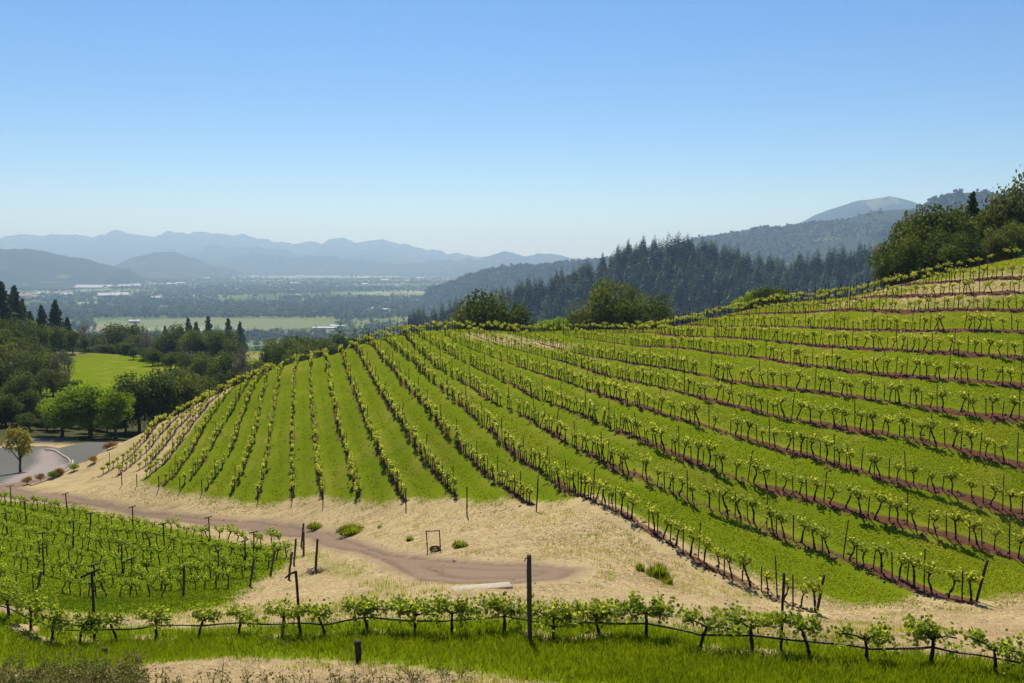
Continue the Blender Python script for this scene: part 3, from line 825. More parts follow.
# T post far left
p = place(95, 642); h = hpx(p, 572)
t = thing('t_post', p, 0, 1, 'dark T-shaped post in the first row at far left', 'post', 'posts of the first row')
obj('post', post_mesh(h, .05, seed=5).mesh('post', [M['stake_wood']]), t)
obj('cross_arm', G().add(*boxm((-.06, -.06, h - .03), (.62, .07, .07), rot=rotz(R(15)) @ roty(R(-22)))).mesh('cross_arm', [M['stake_wood']]), t)
# hooked post
p = place(301, 637); h = hpx(p, 571)
t = thing('t_post', p, 0, 1, 'dark hooked post with one drooping arm in the first row', 'post', 'posts of the first row')
obj('post', post_mesh(h, .045, (-.12, 0), seed=6).mesh('post', [M['stake_wood']]), t)
g = G().add(*tube([[-.12, 0, h - .02], [-.30, .02, h - .10], [-.46, .03, h - .24]], [.04, .035, .03], 6)); obj('cross_arm', g.mesh('cross_arm', [M['stake_wood']]), t)
for q in (.35, .6, .8, 1.0, 1.2): obj('clip', G().add(*boxm((-.07, -.055, q), (.05, .05, .04))).mesh('clip', [M['stake_wood']]), t)
# tall wood post mid row
p = place(530, 644); h = hpx(p, 555)
t = thing('wooden_post', p, 0, 1, 'thick tall wooden post in the middle of the first row', 'post', 'posts of the first row')
obj('post', post_mesh(h, .07, (-.03, 0), 10, seed=7).mesh('post', [M['grey_wood']]), t)
obj('wire_bracket', G().add(*tube([[-.03, -.06, h - .10], [-.13, -.08, h - .06], [-.16, -.08, h - .16]], [.02, .02, .015], 6)).mesh('wire_bracket', [M['rust']]), t)
# thin stake
p = place(781, 654); h = hpx(p, 573)
t = obj('trellis_post', post_mesh(h, .035, (.02, 0), 6, seed=8).mesh('trellis_post', [M['stake_wood']])); t.location = p
tag(t, 'thin dark stake in the first row where straw shows behind', 'post', 'posts of the first row')
# stub
p = place(359, 662); h = hpx(p, 641)
t = thing('stub_post', p, 0, 1, 'short thick blackened stub post in the grass lane', 'post')
obj('stump', post_mesh(h, .085, (-.03, 0), 10, seed=9).mesh('stump', [M['stake_wood']]), t)
obj('collar', G().add(*tube([[-.03, 0, h - .10], [-.03, 0, h - .05]], [.1, .1], 10)).mesh('collar', [M['hose']]), t)
p = place(105, 655)
t = obj('marker_block', G().add(*boxm((0, 0, .1), (.16, .12, .26))).mesh('marker_block', [M['stake_wood']])); t.location = p; tag(t, 'small dark marker block below the T-shaped post', 'marker')
# end posts of hill rows
EP = [(536,512,478,.12),(467,516,487,0),(974,604,560,.45),(816,612,575,.28),(292,503,486,0),(406,510,489,0),(202,494,480,0),(180,492,477,0),(159,489,476,0),(122,486,473,0),(137,486,474,0),(258,503,486,0),(323,505,488,0)]
EL = ['slim end post right of the row above the rusty frame','slim end post standing in straw above the rusty frame','stout leaning end post at the second long row','stout leaning end post at the lowest long row','end post of the row pointing at the path bend','end post where the green strip meets straw above the tuft']
for k, (a, b, c, ln) in enumerate(EP):
    p = place(a, b)
    if p is None: continue
    h = hpx(p, c)
    o = obj('end_post', post_mesh(h, .055 if ln > .2 else .04, (ln, 0), 8, seed=500 + k).mesh('end_post', [M['stake_wood']])); o.location = p
    tag(o, EL[k] if k < len(EL) else 'thin end post at the foot of the round hill, ' + ['first','second','third','fourth','fifth','sixth','seventh'][k - 6] + ' of its line', 'post', 'end posts of the hill rows')
# posts of the lower left block
tp = []
for ri, P in enumerate(block_rows):
    S = resample(P, 9.5)
    off = 1 if ri % 2 else 0
    for k, q in enumerate(S):
        qq = q + bd * (2.6 * off)
        if abs(qq[0]) < qq[1] * .585 and inside(blk_poly, np.array([qq[0]]), np.array([qq[1]]))[0]:
            tp.append((ri, qq, False))
    tp.append((ri, P[-1] + bd * .9, True))
gT = []
for k in range(3):
    g1 = post_mesh(1.75, .042, seed=600 + k); 
    gT.append((g1.mesh('post', [M['stake_wood']]), G().add(*boxm((0, -.02, 1.72), (.62, .06, .06))).mesh('cross_arm', [M['stake_wood']])))
gE = [post_mesh(1.55, .06, (.28, -.05), seed=620 + k).mesh('end_post', [M['grey_wood']]) for k in range(3)]
for ri, q, end in tp:
    z = gz(*q); k = len(block_rows) - 1 - ri
    if end:
        o = obj('end_post', random.choice(gE)); o.location = (q[0], q[1], z); o.rotation_euler = (0, random.gauss(0, .08), random.gauss(0, .3))
        tag(o, f'leaning end post right of the lower left block, {NTH[min(k, 11)]} row up from the hose', 'post', f'end posts of the lower left block')
    else:
        mp, ma = random.choice(gT)
        t = thing('t_post', (q[0], q[1], z), math.atan2(bn[1], bn[0]) + random.gauss(0, .15), random.uniform(.92, 1.08), f'T-shaped trellis post in the lower left block, {NTH[min(k, 11)]} row up from the hose line', 'post', f'T posts of block row {NTH[min(k, 11)]}', tilt=(random.gauss(0, .04), random.gauss(0, .04)))
        obj('post', mp, t); obj('cross_arm', ma, t)

# ------------------------------------------------------------------ hose and wires along the first row
def along(hgt, sag, wob, rad_, sides=6):
    P = []
    base = [np.array([q[0], q[1], gz(q[0], q[1])]) for q in fl]
    for a, b in zip(base[:-1], base[1:]):
        for s in np.linspace(0, 1, 7)[:-1]:
            q = a * (1 - s) + b * s
            P.append([q[0], q[1] - .05, q[2] + hgt - sag * 4 * s * (1 - s)])
    P = np.array(P); P[:, 2] = np.convolve(np.pad(P[:, 2], 4, 'edge'), np.ones(9) / 9, 'valid') + wob * vnoise(np.arange(len(P)) * .33, P[:, 0] * 0, 3)
    return tube(P, rad_, sides)
tag(obj('irrigation_hose', G().add(*along(.50, .03, .03, .020)).mesh('irrigation_hose', [M['hose']], True)), 'black irrigation hose running low along the first row', 'hose')
tag(obj('drip_wire', G().add(*along(.46, .0, .05, .010, 4)).mesh('drip_wire', [M['hose']], True)), 'thin dark wire weaving beside the irrigation hose', 'wire')
tag(obj('trellis_wire', G().add(*along(.80, .01, .0, .005, 4)).mesh('trellis_wire', [M['wire']], True)), 'thin grey trellis wire through the leaves of the first row', 'wire')

# ------------------------------------------------------------------ wires of the nearest hill rows
for ri in range(13, 21):
    S = resample(row_lines[ri], 2.0); S = S[S[:, 1] < 80]
    if len(S) < 4: continue
    for hi, zz in ((0, .72), (1, 1.12)):
        Pw = np.c_[S, ground(S[:, 0], S[:, 1]) + .08 + zz]
        tag(obj('trellis_wire', G().add(*tube(Pw, .005, 4)).mesh('trellis_wire', [M['wire']], True)), f"thin {'upper' if hi else 'lower'} wire strung along the {row_phrase(ri)}", 'wire', 'wires of the hill rows')
# kerb of the paved lot
kp = hits([(45,450),(54,450),(62,455),(71,460),(74,465),(66,472),(48,480),(30,486)])
kp = smooth_poly(kp, 2); kp[:, 2] = ground(kp[:, 0], kp[:, 1]) + .02
tag(obj('kerb', G().add(*tube(kp, .12, 6)).mesh('kerb', [M['concrete']])), kind='structure')

# ------------------------------------------------------------------ small things on the bank
p = place(434, 551); sc1 = p[1] / F
t = thing('metal_frame', p, R(-12), 1, 'small rusty metal frame standing on the straw bank', 'frame')
hh = hpx(p, 530); wf = 7.0 * sc1
for s in (-1, 1):
    obj('leg', G().add(*tube([[s * wf, 0, -.15], [s * wf - .03, 0, hh * .6], [s * wf - .06, 0, hh + (.03 if s > 0 else -.06)]], .028, 6)).mesh('leg', [M['rust']]), t)
obj('top_bar', G().add(*tube([[-wf - .10, 0, hh - .10], [wf - .04, 0, hh - .01]], .026, 6)).mesh('top_bar', [M['rust']]), t)
p2 = p + np.array([.06, -.10, 0]); p2[2] = gz(p2[0], p2[1])
g = G(); th = np.linspace(0, 2 * np.pi, 13)
for zz, rr_ in ((.05, .26), (.12, .28), (.20, .25), (.26, .22)):
    g.add(*tube(np.stack([rr_ * np.cos(th), rr_ * .7 * np.sin(th), np.full(13, zz * .8)], -1), .022, 6, False))
o = obj('wire_coil', g.mesh('wire_coil', [M['stake_wood']])); o.location = p2; tag(o, 'dark coil of wire lying at the foot of the rusty frame', 'wire coil')
# pale slab
pa = place(452, 590); pb = place(511, 588)
L_ = np.linalg.norm((pb - pa)[:2]); c = (pa + pb) / 2; c[2] = gz(c[0], c[1])
g = G(); bx = [(-L_/2, -.30), (L_/2, -.30), (L_/2, .30), (-L_/2, .30)]
ring = lambda z, e: [[(abs(x) - e) * (1 if x > 0 else -1), (abs(y) - e) * (1 if y > 0 else -1), z] for x, y in bx]
V = np.array(ring(-.15, 0) + ring(.04, 0) + ring(.06, .02))
Q = []
for lv in (0, 1):
    for k in range(4): Q.append([lv * 4 + k, lv * 4 + (k + 1) % 4, lv * 4 + 4 + (k + 1) % 4, lv * 4 + 4 + k])
Q.append([8, 9, 10, 11]); g.add(V, Q)
o = obj('concrete_slab', g.mesh('concrete_slab', [M['concrete']])); o.location = c; o.rotation_euler = (R(-4), 0, math.atan2(pb[1] - pa[1], pb[0] - pa[0])); tag(o, 'long pale concrete slab at the edge of the dirt track', 'slab')
# leaning posts by the path with a heap
p = place(315, 572); h = hpx(p, 539)
o = obj('leaning_post', post_mesh(h, .06, (.16, 0), seed=701).mesh('leaning_post', [M['stake_wood']])); o.location = p; tag(o, 'dark post with a heap of prunings at its foot beside the track', 'post')
g = G(); r = np.random.default_rng(4)
for k in range(60):
    a = r.normal(size=3) * [.28, .2, .06] + [0, 0, .10]; d = rand_dirs(1, r)[0] * [.35, .3, .12]
    g.add(*tube([a - d, a + r.normal(size=3) * .03, a + d], [.012, .016, .01], 4, False))
o = obj('brush_heap', g.mesh('brush_heap', [M['twig']])); o.location = place(317, 573) + np.array([0, -.15, 0]); tag(o, 'small dark heap of prunings under the post by the track', 'heap')
p = place(288, 580); h = hpx(p, 552)
o = obj('leaning_post', post_mesh(h, .06, (.22, 0), seed=702).mesh('leaning_post', [M['grey_wood']])); o.location = p; tag(o, 'leaning grey post between the lower block and the heap', 'post')
# green tufts
def tuft(px, py, w, hgt, n, label, seed):
    p = place(px, py); r = np.random.default_rng(seed); g = G()
    th = r.random(n) * 6.28; rr_ = np.sqrt(r.random(n)) * w
    b = np.stack([rr_ * np.cos(th), rr_ * .6 * np.sin(th), np.full(n, -.02)], -1)
    h = hgt * (1 - .6 * (rr_ / w) ** 2) * (.6 + .6 * r.random(n)); d = np.stack([np.cos(th) * h * .35 * r.random(n), np.sin(th) * h * .3, h], -1)
    sd = np.stack([np.cos(th + 1.5), np.sin(th + 1.5), 0 * th], -1) * .022
    V = np.stack([b - sd, b + sd, b + d * .6 + sd, b + d], 1).reshape(-1, 3)
    g.add(V, np.arange(4 * n).reshape(n, 4), 0, np.clip(.35 + .25 * r.normal(size=n), 0, 1))
    o = obj('grass_tuft', g.mesh('grass_tuft', [M['grass_blade']])); o.location = p
    tag(o, label, 'grass tuft', 'green tufts on the straw bank')
tuft(352,533,1.05,.62,900,'broad bright green tuft on the straw above the dirt track',1)
tuft(315,528,.60,.45,420,'green tuft at the track edge, left of the broad tuft',2)
tuft(410,541,.22,.35,160,'small round green tuft left of the rusty frame',3)
tuft(460,547,.42,.42,260,'ragged green tuft right of the rusty frame',4)
tuft(658,576,.50,.62,420,'spiky green tuft on the straw below the lowest long row',5)
tuft(667,583,.25,.35,120,'small green tuft just under the spiky tuft',6)
tuft(640,570,.20,.42,90,'thin sparse tuft left of the spiky tuft',7)
tuft(380,528,.14,.25,60,'tiny tuft right of the broad tuft',8)

# ------------------------------------------------------------------ trees
def crown(kind, seed):
    """returns trunk G, crown G for a tree of height 1 (scaled later). z from 0 to 1"""
    T, C = crown_raw(kind, seed)
    vv = np.vstack(C.v); top = np.percentile(vv[:, 2], 99.6)
    for L_ in (T.v, C.v):
        for a in L_: a[:, 2] = np.where(a[:, 2] > 0, a[:, 2] / top, a[:, 2])
    return T, C
def crown_raw(kind, seed):
    r = np.random.default_rng(seed); T = G(); C = G()
    if kind in ('oak', 'bright', 'olive', 'young', 'bush'):
        P = dict(oak=(18, .30, .19, 300, .034), bright=(24, .30, .12, 230, .032), olive=(12, .26, .19, 230, .036), young=(13, .24, .13, 90, .042), bush=(9, .24, .22, 200, .05))[kind]
        nl, rc, rl, nc, sz = P
        cz = .60 if kind == 'young' else .46 if kind == 'bright' else .54 if kind != 'bush' else .48
        T.add(*tube([[0,0,-.04],[.01,0,.12],[r.normal()*.02,r.normal()*.02,.30],[r.normal()*.03,0,.5]], [.034,.026,.022,.014], 8))
        lobes = []
        for k in range(nl):
            d = rand_dirs(1, r)[0]; d[2] = d[2] * .95
            q = np.array([0, 0, cz]) + d * np.array([rc * 1.12, rc * 1.12, rc * .95]) * (.55 + .5 * r.random())
            lr = rl * (.65 + .6 * r.random())
            q[2] = min(max(q[2], lr * .6 + (.16 if kind == 'young' else .03 if kind == 'bright' else .05 if kind != 'bush' else .02)), 1 - lr * .75)
            lobes.append((q, lr))
            a = np.array([0, 0, .22 + .2 * r.random()]); mid = (a + q) / 2 + r.normal(size=3) * .03
            T.add(*tube([a, mid, q], [.014, .009, .003], 5, False))
        for q, lr in lobes:
            n = int(nc * (lr / rl) ** 2)
            d = rand_dirs(n, r); rad_ = lr * (1 - .55 * r.random(n) ** 2.2)
            c = q + d * rad_[:, None] * np.array([1.1, 1.1, .82]) + r.normal(size=(n, 3)) * lr * .07
            base = .5 + .22 * r.normal()
            va = np.clip(base + .25 * d[:, 2] * 0 + .17 * r.normal(size=n), 0, 1)
            C.add(*cards(c, sz * (.6 + .7 * r.random(n)), 1.3, d, .9, r), 0, va)
        # loose sprays that break the outline
        n = nl * 34; k = r.integers(0, nl, n); d = rand_dirs(n, r)
        c = np.array([lobes[i][0] for i in k]) + d * np.array([lobes[i][1] for i in k])[:, None] * (1 + .2 * r.random(n) ** 1.5)[:, None]
        c = c[c[:, 2] > .08]
        C.add(*cards(c, sz * .8, 1.2, None, 0, r), 0, np.clip(.55 + .2 * r.normal(size=len(c)), 0, 1))
    elif kind == 'bare':
        pts = [[0,0,-.04],[.02,0,.3],[.0,.02,.6],[.02,0,.95]]
        T.add(*tube(pts, [.022,.017,.011,.004], 6))
        for k in range(34):
            z0 = .2 + .65 * r.random(); th = r.random() * 6.28; l = (.14 + .22 * r.random()) * (1.15 - z0 * .6)
            d = np.array([math.cos(th), math.sin(th), .9]); a = np.array([.01, 0, z0]); b = a + d * l * .6
            T.add(*tube([a, (a + b) / 2 + r.normal(size=3) * .02, b], [.008, .006, .003], 4, False))
            n = 26
            c = b + r.normal(size=(n, 3)) * .055; C.add(*cards(c, .026 * (.6 + .7 * r.random(n)), 1.0, None, 0, r), 0, np.clip(.5 + .25 * r.normal(size=n), 0, 1))
    elif kind == 'conifer':
        T.add(*tube([[0,0,-.03],[0,0,.5],[.005,0,.99]], [.020,.012,.002], 6))
        nb = 150
        for k in range(nb):
            z0 = .10 + .89 * (k / nb) ** .9; th = k * 2.4 + r.normal() * .3
            l = (.27 * (1 - z0) ** .85 + .012) * (.65 + .6 * r.random())
            n = max(3, int(50 * l / .2)); t_ = r.random(n) ** .7
            dx = np.array([math.cos(th), math.sin(th), 0]); sd = np.array([-dx[1], dx[0], 0])
            c = np.array([0, 0, z0]) + dx * (l * t_)[:, None] + sd * (r.normal(size=n) * l * .22 * (1.1 - t_))[:, None] + np.stack([0 * t_, 0 * t_, -.30 * l * t_ ** 1.5 + .10 * l * t_ + r.normal(size=n) * .006], -1)
            C.add(*cards(c, .030 * (.6 + .8 * r.random(n)), 1.0, np.array([[0, 0, 1.]]), .7, r), 0, np.clip(.45 + .25 * r.normal(size=n), 0, 1))
    return T, C
TREE = {}
def protos(kind, n, leaf, bark, seed):
    out = []
    for k in range(n):
        T, C = crown(kind, seed + k); out.append((T.mesh('tree_trunk', [M[bark]], True), C.mesh('tree_crown', [M[leaf]])))
    TREE[kind] = out
protos('oak', 5, 'oak', 'bark', 1000)
protos('bright', 3, 'bright', 'bark', 1100)
protos('olive', 4, 'olive', 'bark', 1200)
protos('young', 1, 'young', 'bark', 1300)
protos('bare', 3, 'greybush', 'pale_bark', 1400)
protos('conifer', 4, 'conifer', 'bark', 1500)
protos('bush', 3, 'bright', 'bark', 1600)
TREE['dark_bush'] = [(a, C.mesh('bush_crown', [M['oak']])) for a, C in [(TREE['bush'][k][0], crown('bush', 1650 + k)[1]) for k in range(3)]]
TREE['rust_bush'] = [(a, C.mesh('bush_crown', [M['orange']])) for a, C in [(TREE['bush'][k][0], crown('bush', 1680 + k)[1]) for k in range(2)]]
NAME = dict(oak='oak_tree', bright='leafy_tree', olive='olive_green_tree', young='young_tree', bare='bare_tree', conifer='conifer_tree', bush='green_bush', dark_bush='dark_bush', rust_bush='flowering_shrub')
def tree(kind, px, Y, pytop, base_z=None, wide=1.0, label=None, group=None, hmin=1.0, pybase=None):
    dx, dz = ray(px, pytop); x = float(dx * Y); zt = float(dz * Y)
    zb = gz(x, Y) if base_z is None else base_z
    h = max(zt - zb, hmin)
    v = random.choice(TREE[kind])
    w = h * wide
    t = thing(NAME[kind], (x, Y, zb), random.random() * 6.28, (w, w, h), label, 'bush' if 'bush' in kind or 'rust' in kind else 'tree', group)
    obj('trunk', v[0], t); obj('crown', v[1], t)
    return t
# the near, named ones
tree('young', 18, 97, 427, None, .95, 'small yellow-green tree alone on the paved lot')
tree('bright', 60, 121, 391, None, 1.25, 'bright green leafy tree behind the lot, left one of three', 'bright green trees behind the lot')
tree('bright', 88, 123, 384, None, 1.25, 'tallest bright green leafy tree behind the lot, middle of three', 'bright green trees behind the lot')
tree('bright', 114, 122, 390, None, 1.05, 'bright green leafy tree behind the lot next to the dark oaks', 'bright green trees behind the lot')
for k, (a, Y, b, w) in enumerate([(137,130,379,1.05),(150,132,370,1.15),(172,134,376,1.15),(190,138,380,1.1),(124,130,392,1.0)]):
    tree('oak', a, Y, b, None, w, 'very dark dense oak in the clump left of the round hill, ' + NTH[k] + ' of its clump', 'dark oaks left of the round hill')
for k, (a, Y, b, w) in enumerate([(205,150,375,1.1),(222,155,372,1.0),(236,158,371,1.0),(188,158,371,1.2),(176,165,369,1.1),(249,150,371,1.0),(165,176,371,1.2),(182,186,366,1.2),(200,182,364,1.2),(214,178,366,1.2),(232,175,366,1.1),(246,172,364,1.1),(258,165,360,1.1)]):
    tree(['olive','dark_bush','olive'][k % 3], a, Y, b, None, w, f'low olive green tree peeping over the edge of the round hill, {NTH[k]} of its line', 'low trees beyond the round hill')
LW = [(4,128,394,'oak',1.2),(32,133,390,'oak',1.2),(-14,130,388,'oak',1.2),(48,131,402,'oak',1.2),(20,146,372,'oak',1.2),(52,150,368,'olive',1.2),(-4,150,362,'oak',1.2),(70,148,380,'oak',1.1),(38,160,352,'oak',1.1),(12,166,343,'olive',1.1),(86,142,392,'oak',1.1),(100,138,394,'dark_bush',1.2),(70,136,398,'oak',1.3),(88,137,400,'oak',1.3),(108,136,398,'oak',1.3),(-8,182,330,'oak',1.0),(28,186,336,'olive',1.0),(8,200,320,'oak',.9),(46,196,345,'oak',.9),(64,200,349,'olive',.9),(20,215,318,'oak',.9),(-12,205,312,'oak',.9),(38,220,325,'oak',.9),(55,228,326,'olive',.9),(72,235,330,'oak',.9),(84,240,338,'oak',.9),(55,176,362,'oak',1.0),(22,176,350,'oak',1.1)]
for k, (a, Y, b, kd_, w) in enumerate(LW):
    tree(kd_, a, Y, b, None, w, f"{'dark' if kd_ == 'oak' else 'olive green'} tree in the wood at the far left, top near {'the meadow' if a > 40 else 'the frame edge'}", f"{'dark' if kd_ == 'oak' else 'olive green'} trees of the left wood by {'the meadow' if a > 40 else 'the frame edge'}")
for k, (a, Y, b) in enumerate([(57,160,350),(68,163,354),(49,166,358)]):
    tree('bare', a, Y, b, None, .8, f"thin grey half-bare tree at the meadow's left corner, {['tallest','shorter right','shorter left'][k]} one", 'grey half-bare trees by the meadow')
for k, (a, Y, b, w) in enumerate([(14,250,287,.95),(1,240,283,.95),(41,262,306,.9),(55,268,301,.9),(30,255,312,.9),(67,275,318,.9),(22,262,300,.8)]):
    tree('conifer', a, Y, b, None, w * 1.25, f'dark pointed conifer above the left wood, {["tallest broad","topmost at the frame edge","slim","round-topped","short","small right","hidden middle"][k]} one', 'conifers above the left wood')
tree('bare', 84, 280, 322, None, .9, 'brownish half-bare tree right of the left conifers')
MB = [(75,300,335,'olive'),(95,290,334,'oak'),(110,285,337,'oak'),(124,300,324,'oak'),(137,300,334,'olive'),(146,310,330,'bare'),(160,300,335,'olive'),(173,310,325,'oak'),(189,300,334,'olive'),(200,300,334,'oak'),(212,290,331,'conifer'),(222,285,330,'oak'),(233,290,338,'oak'),(243,280,346,'bare'),(104,270,345,'oak'),(133,268,348,'oak'),(152,265,349,'oak'),(170,262,352,'oak'),(186,262,352,'olive'),(205,262,352,'oak'),(226,262,352,'oak'),(240,262,357,'bare'),(118,320,330,'bare'),(165,330,327,'conifer'),(196,330,330,'oak'),(218,258,362,'olive'),(195,255,364,'oak'),(88,275,347,'oak'),(76,265,350,'oak')]
for k, (a, Y, b, kd_) in enumerate(MB):
    Y = (262 if b > 340 else 320) - max(0, a - 80) * .62 if kd_ != 'conifer' else Y; what = dict(olive='olive green tree', oak='dark broad tree', bare='grey half-bare tree', conifer='dark pointed conifer')[kd_]
    tree(kd_, a, Y, b, None, 1.15 if kd_ != 'conifer' else .95, f"{what} in the belt behind the bright meadow, {'upper line' if b < 340 else 'front line'}, {'left' if a < 130 else 'middle' if a < 190 else 'right'} stretch", f"{what}s behind the meadow, {'upper' if b < 340 else 'front'} {'left' if a < 130 else 'middle' if a < 190 else 'right'}")
for k, (a, Y, b) in enumerate([(188,470,319),(208,480,318),(228,470,320),(196,500,323),(240,520,323)]):
    tree('conifer', a, Y, b, None, .9, f"pointed conifer standing in front of the pale valley field, {NTH[k]} of its line", 'conifers before the valley field')
for k, (a, Y, b) in enumerate([(274,205,343),(283,200,337),(294,210,335),(305,215,338),(316,222,339),(327,230,338),(338,235,334),(268,220,352),(300,190,345)]):
    tree('oak' if k % 3 else 'dark_bush', a, Y, b, None, 1.15, f"dark tree just over the crest right of the grassy clearing, {NTH[k]} of its clump", 'dark trees right of the clearing')
for k in range(16):
    a = -14 + k * 8.6 + random.uniform(-2, 2); Y = 125 + 8 * random.random()
    tree('dark_bush', a, Y, 412 + 10 * random.random(), None, 1.5, f"dark undergrowth bush under the trees behind the lot, {'left' if a < 45 else 'right'} half", f"dark undergrowth behind the lot, {'left' if a < 45 else 'right'} half", hmin=2)
for k in range(20):
    a = 74 + k * 5.6 + random.uniform(-2, 2); Y = 268 - max(0, a - 80) * .60; zz = gz(float(ray(a, 350)[0]) * Y, Y)
    kd_ = ['dark_bush', 'oak', 'olive'][k % 3]; _hh = random.uniform(2.0, 3.4)
    tree(kd_, a, Y, H / 2 - F * math.tan(math.atan2(zz + _hh, Y) + PITCH) , None, 1.5, f"low {'olive' if kd_ == 'olive' else 'dark'} {'bush' if 'bush' in kd_ else 'tree'} on the far edge of the bright meadow, {'left' if a < 125 else 'right'} half", f"low {kd_.replace('_', ' ')} growth on the meadow's far edge, {'left' if a < 125 else 'right'} half")
# trees on the crest in the middle
tree('oak', 492, 133, 291, None, .82, 'broad dark oak over the crest, left of the middle')
tree('oak', 478, 136, 299, None, .8, 'smaller oak joined to the left of the broad crest oak')
tree('oak', 517, 134, 304, None, .85, 'low oak joined to the right of the broad crest oak')
tree('bush', 556, 130, 317, None, 1.3, 'bright green bush on the crest between the oaks', hmin=2)
tree('bush', 545, 132, 320, None, 1.3, 'lower green bush left of the bright crest bush', hmin=2)
tree('olive', 583, 138, 301, None, .9, 'lighter green tree on the left of the tall crest oak')
tree('oak', 611, 137, 280, None, .72, 'tall rounded dark oak on the crest')
tree('oak', 626, 141, 290, None, .7, 'oak crowding the right shoulder of the tall crest oak')
tree('oak', 655, 134, 295, None, .9, 'small round oak on the crest, right of the tall oak')
tree('dark_bush', 640, 136, 305, None, 1.2, 'dark bush filling the gap between the crest oaks', hmin=2)
for k, (a, Y, b) in enumerate([(752,112,291),(766,110,287),(740,114,297),(778,108,287)]):
    tree('dark_bush' if k % 2 else 'bush', a, Y, b, None, 1.2, f"{'dark' if k % 2 else 'brighter'} bush behind the crest row, {NTH[k]} right of the wooded valley", 'bushes behind the crest row', hmin=1.5)
RC = [(884,101,243,'olive',1.0),(897,101,222,'oak',1.0),(914,103,214,'olive',1.05),(930,104,210,'oak',1.0),(948,103,205,'oak',1.0),(958,100,214,'oak',1.0),(973,102,194,'conifer',1.1),(985,101,213,'olive',1.0),(1001,100,205,'oak',1.0),(1021,99,172,'olive',.85),(1040,98,178,'oak',.9),(906,96,236,'oak',1.0),(938,95,230,'oak',1.0),(992,93,228,'olive',.9),(1012,93,222,'oak',1.0),(968,94,232,'oak',1.0),(890,98,250,'dark_bush',1.2),(922,94,246,'dark_bush',1.2),(953,92,244,'dark_bush',1.2)]
RL = ['pale lowest tree at the left end of the crest grove','dark oak at the left end of the crest grove','olive green tree, third from the left of the crest grove','tall oak at the middle of the crest grove','dense oak just left of the dark spire in the crest grove','oak below the dark spire in the crest grove','dark narrow spire-shaped tree in the crest grove','olive green tree right of the dark spire','oak between the spire and the tallest tree','tallest tree at the frame edge of the crest grove','oak half outside the frame edge of the crest grove','lower front oak at the left of the crest grove','lower front oak at the middle of the crest grove','lower front olive tree right of the spire','lower front oak near the frame edge','lower front oak under the spire','dark bush at the left foot of the crest grove','dark bush at the middle foot of the crest grove','dark bush at the foot below the spire']
for (a, Y, b, kd_, w), lab in zip(RC, RL):
    tree(kd_, a + (6 if a < 930 else 0), Y, b, None, w * .84, lab, 'crest grove at upper right')
for k, (a, b) in enumerate([(27,484),(41,481),(53,478),(60,475),(74,471),(94,463),(107,450),(113,448)]):
    p = hit(a, b); v = random.choice(TREE['rust_bush'] if k not in (2, 4) else TREE['bush'])
    t = thing('flowering_shrub', p, random.random() * 6, (1.3, 1.3, .75), f"low {'green' if k in (2, 4) else 'orange-flowered'} shrub on the verge of the paved lot, {NTH[k]} from the track", 'shrub', 'shrubs along the lot verge')
    obj('trunk', v[0], t); obj('crown', v[1], t)

# ------------------------------------------------------------------ brush at the bottom edge
def brush(n, x0, x1, hmin, hmax, leafy, seed, name, label, yoff=0):
    r = np.random.default_rng(seed); g = G()
    for k in range(n):
        px = x0 + (x1 - x0) * r.random(); p = hit(px, 676 + 30 * r.random())
        if p is None: continue
        h = hmin + (hmax - hmin) * r.random() ** 2
        d = np.array([r.normal() * .75, r.normal() * .6, 1]); d /= np.linalg.norm(d)
        tip = p + d * h; mid = p + d * h * .5 + r.normal(size=3) * .12 * h
        g.add(*tube([p - [0, 0, .05], mid, tip], [.010, .007, .003], 4, False), 0)
        for q in range(3):
            s = .35 + .6 * r.random(); a = p * (1 - s) + tip * s; dd = d + r.normal(size=3) * .7; b = a + dd / np.linalg.norm(dd) * h * .35 * r.random()
            g.add(*tube([a, (a + b) / 2 + r.normal(size=3) * .015, b], [.005, .004, .002], 4, False), 0)
            if leafy:
                nl = int(leafy * (.5 + r.random())); c = a + (b - a) * r.random((nl, 1)) + r.normal(size=(nl, 3)) * .05
                g.add(*folded_leaves(c, .035 + .03 * r.random(nl), r, .3), 1, np.repeat(np.clip(.4 + .3 * r.normal(size=nl), 0, 1), 2))
    return tag(obj(name, g.mesh(name, [M['twig'], M['scrub']])), label, kind='stuff')
brush(420, -40, 140, .35, 1.1, 8, 51, 'bramble_scrub', 'twiggy olive scrub along the lower left edge')
brush(170, 130, 470, .25, .85, 3, 52, 'dry_scrub', 'sparse dry twigs along the lower edge')

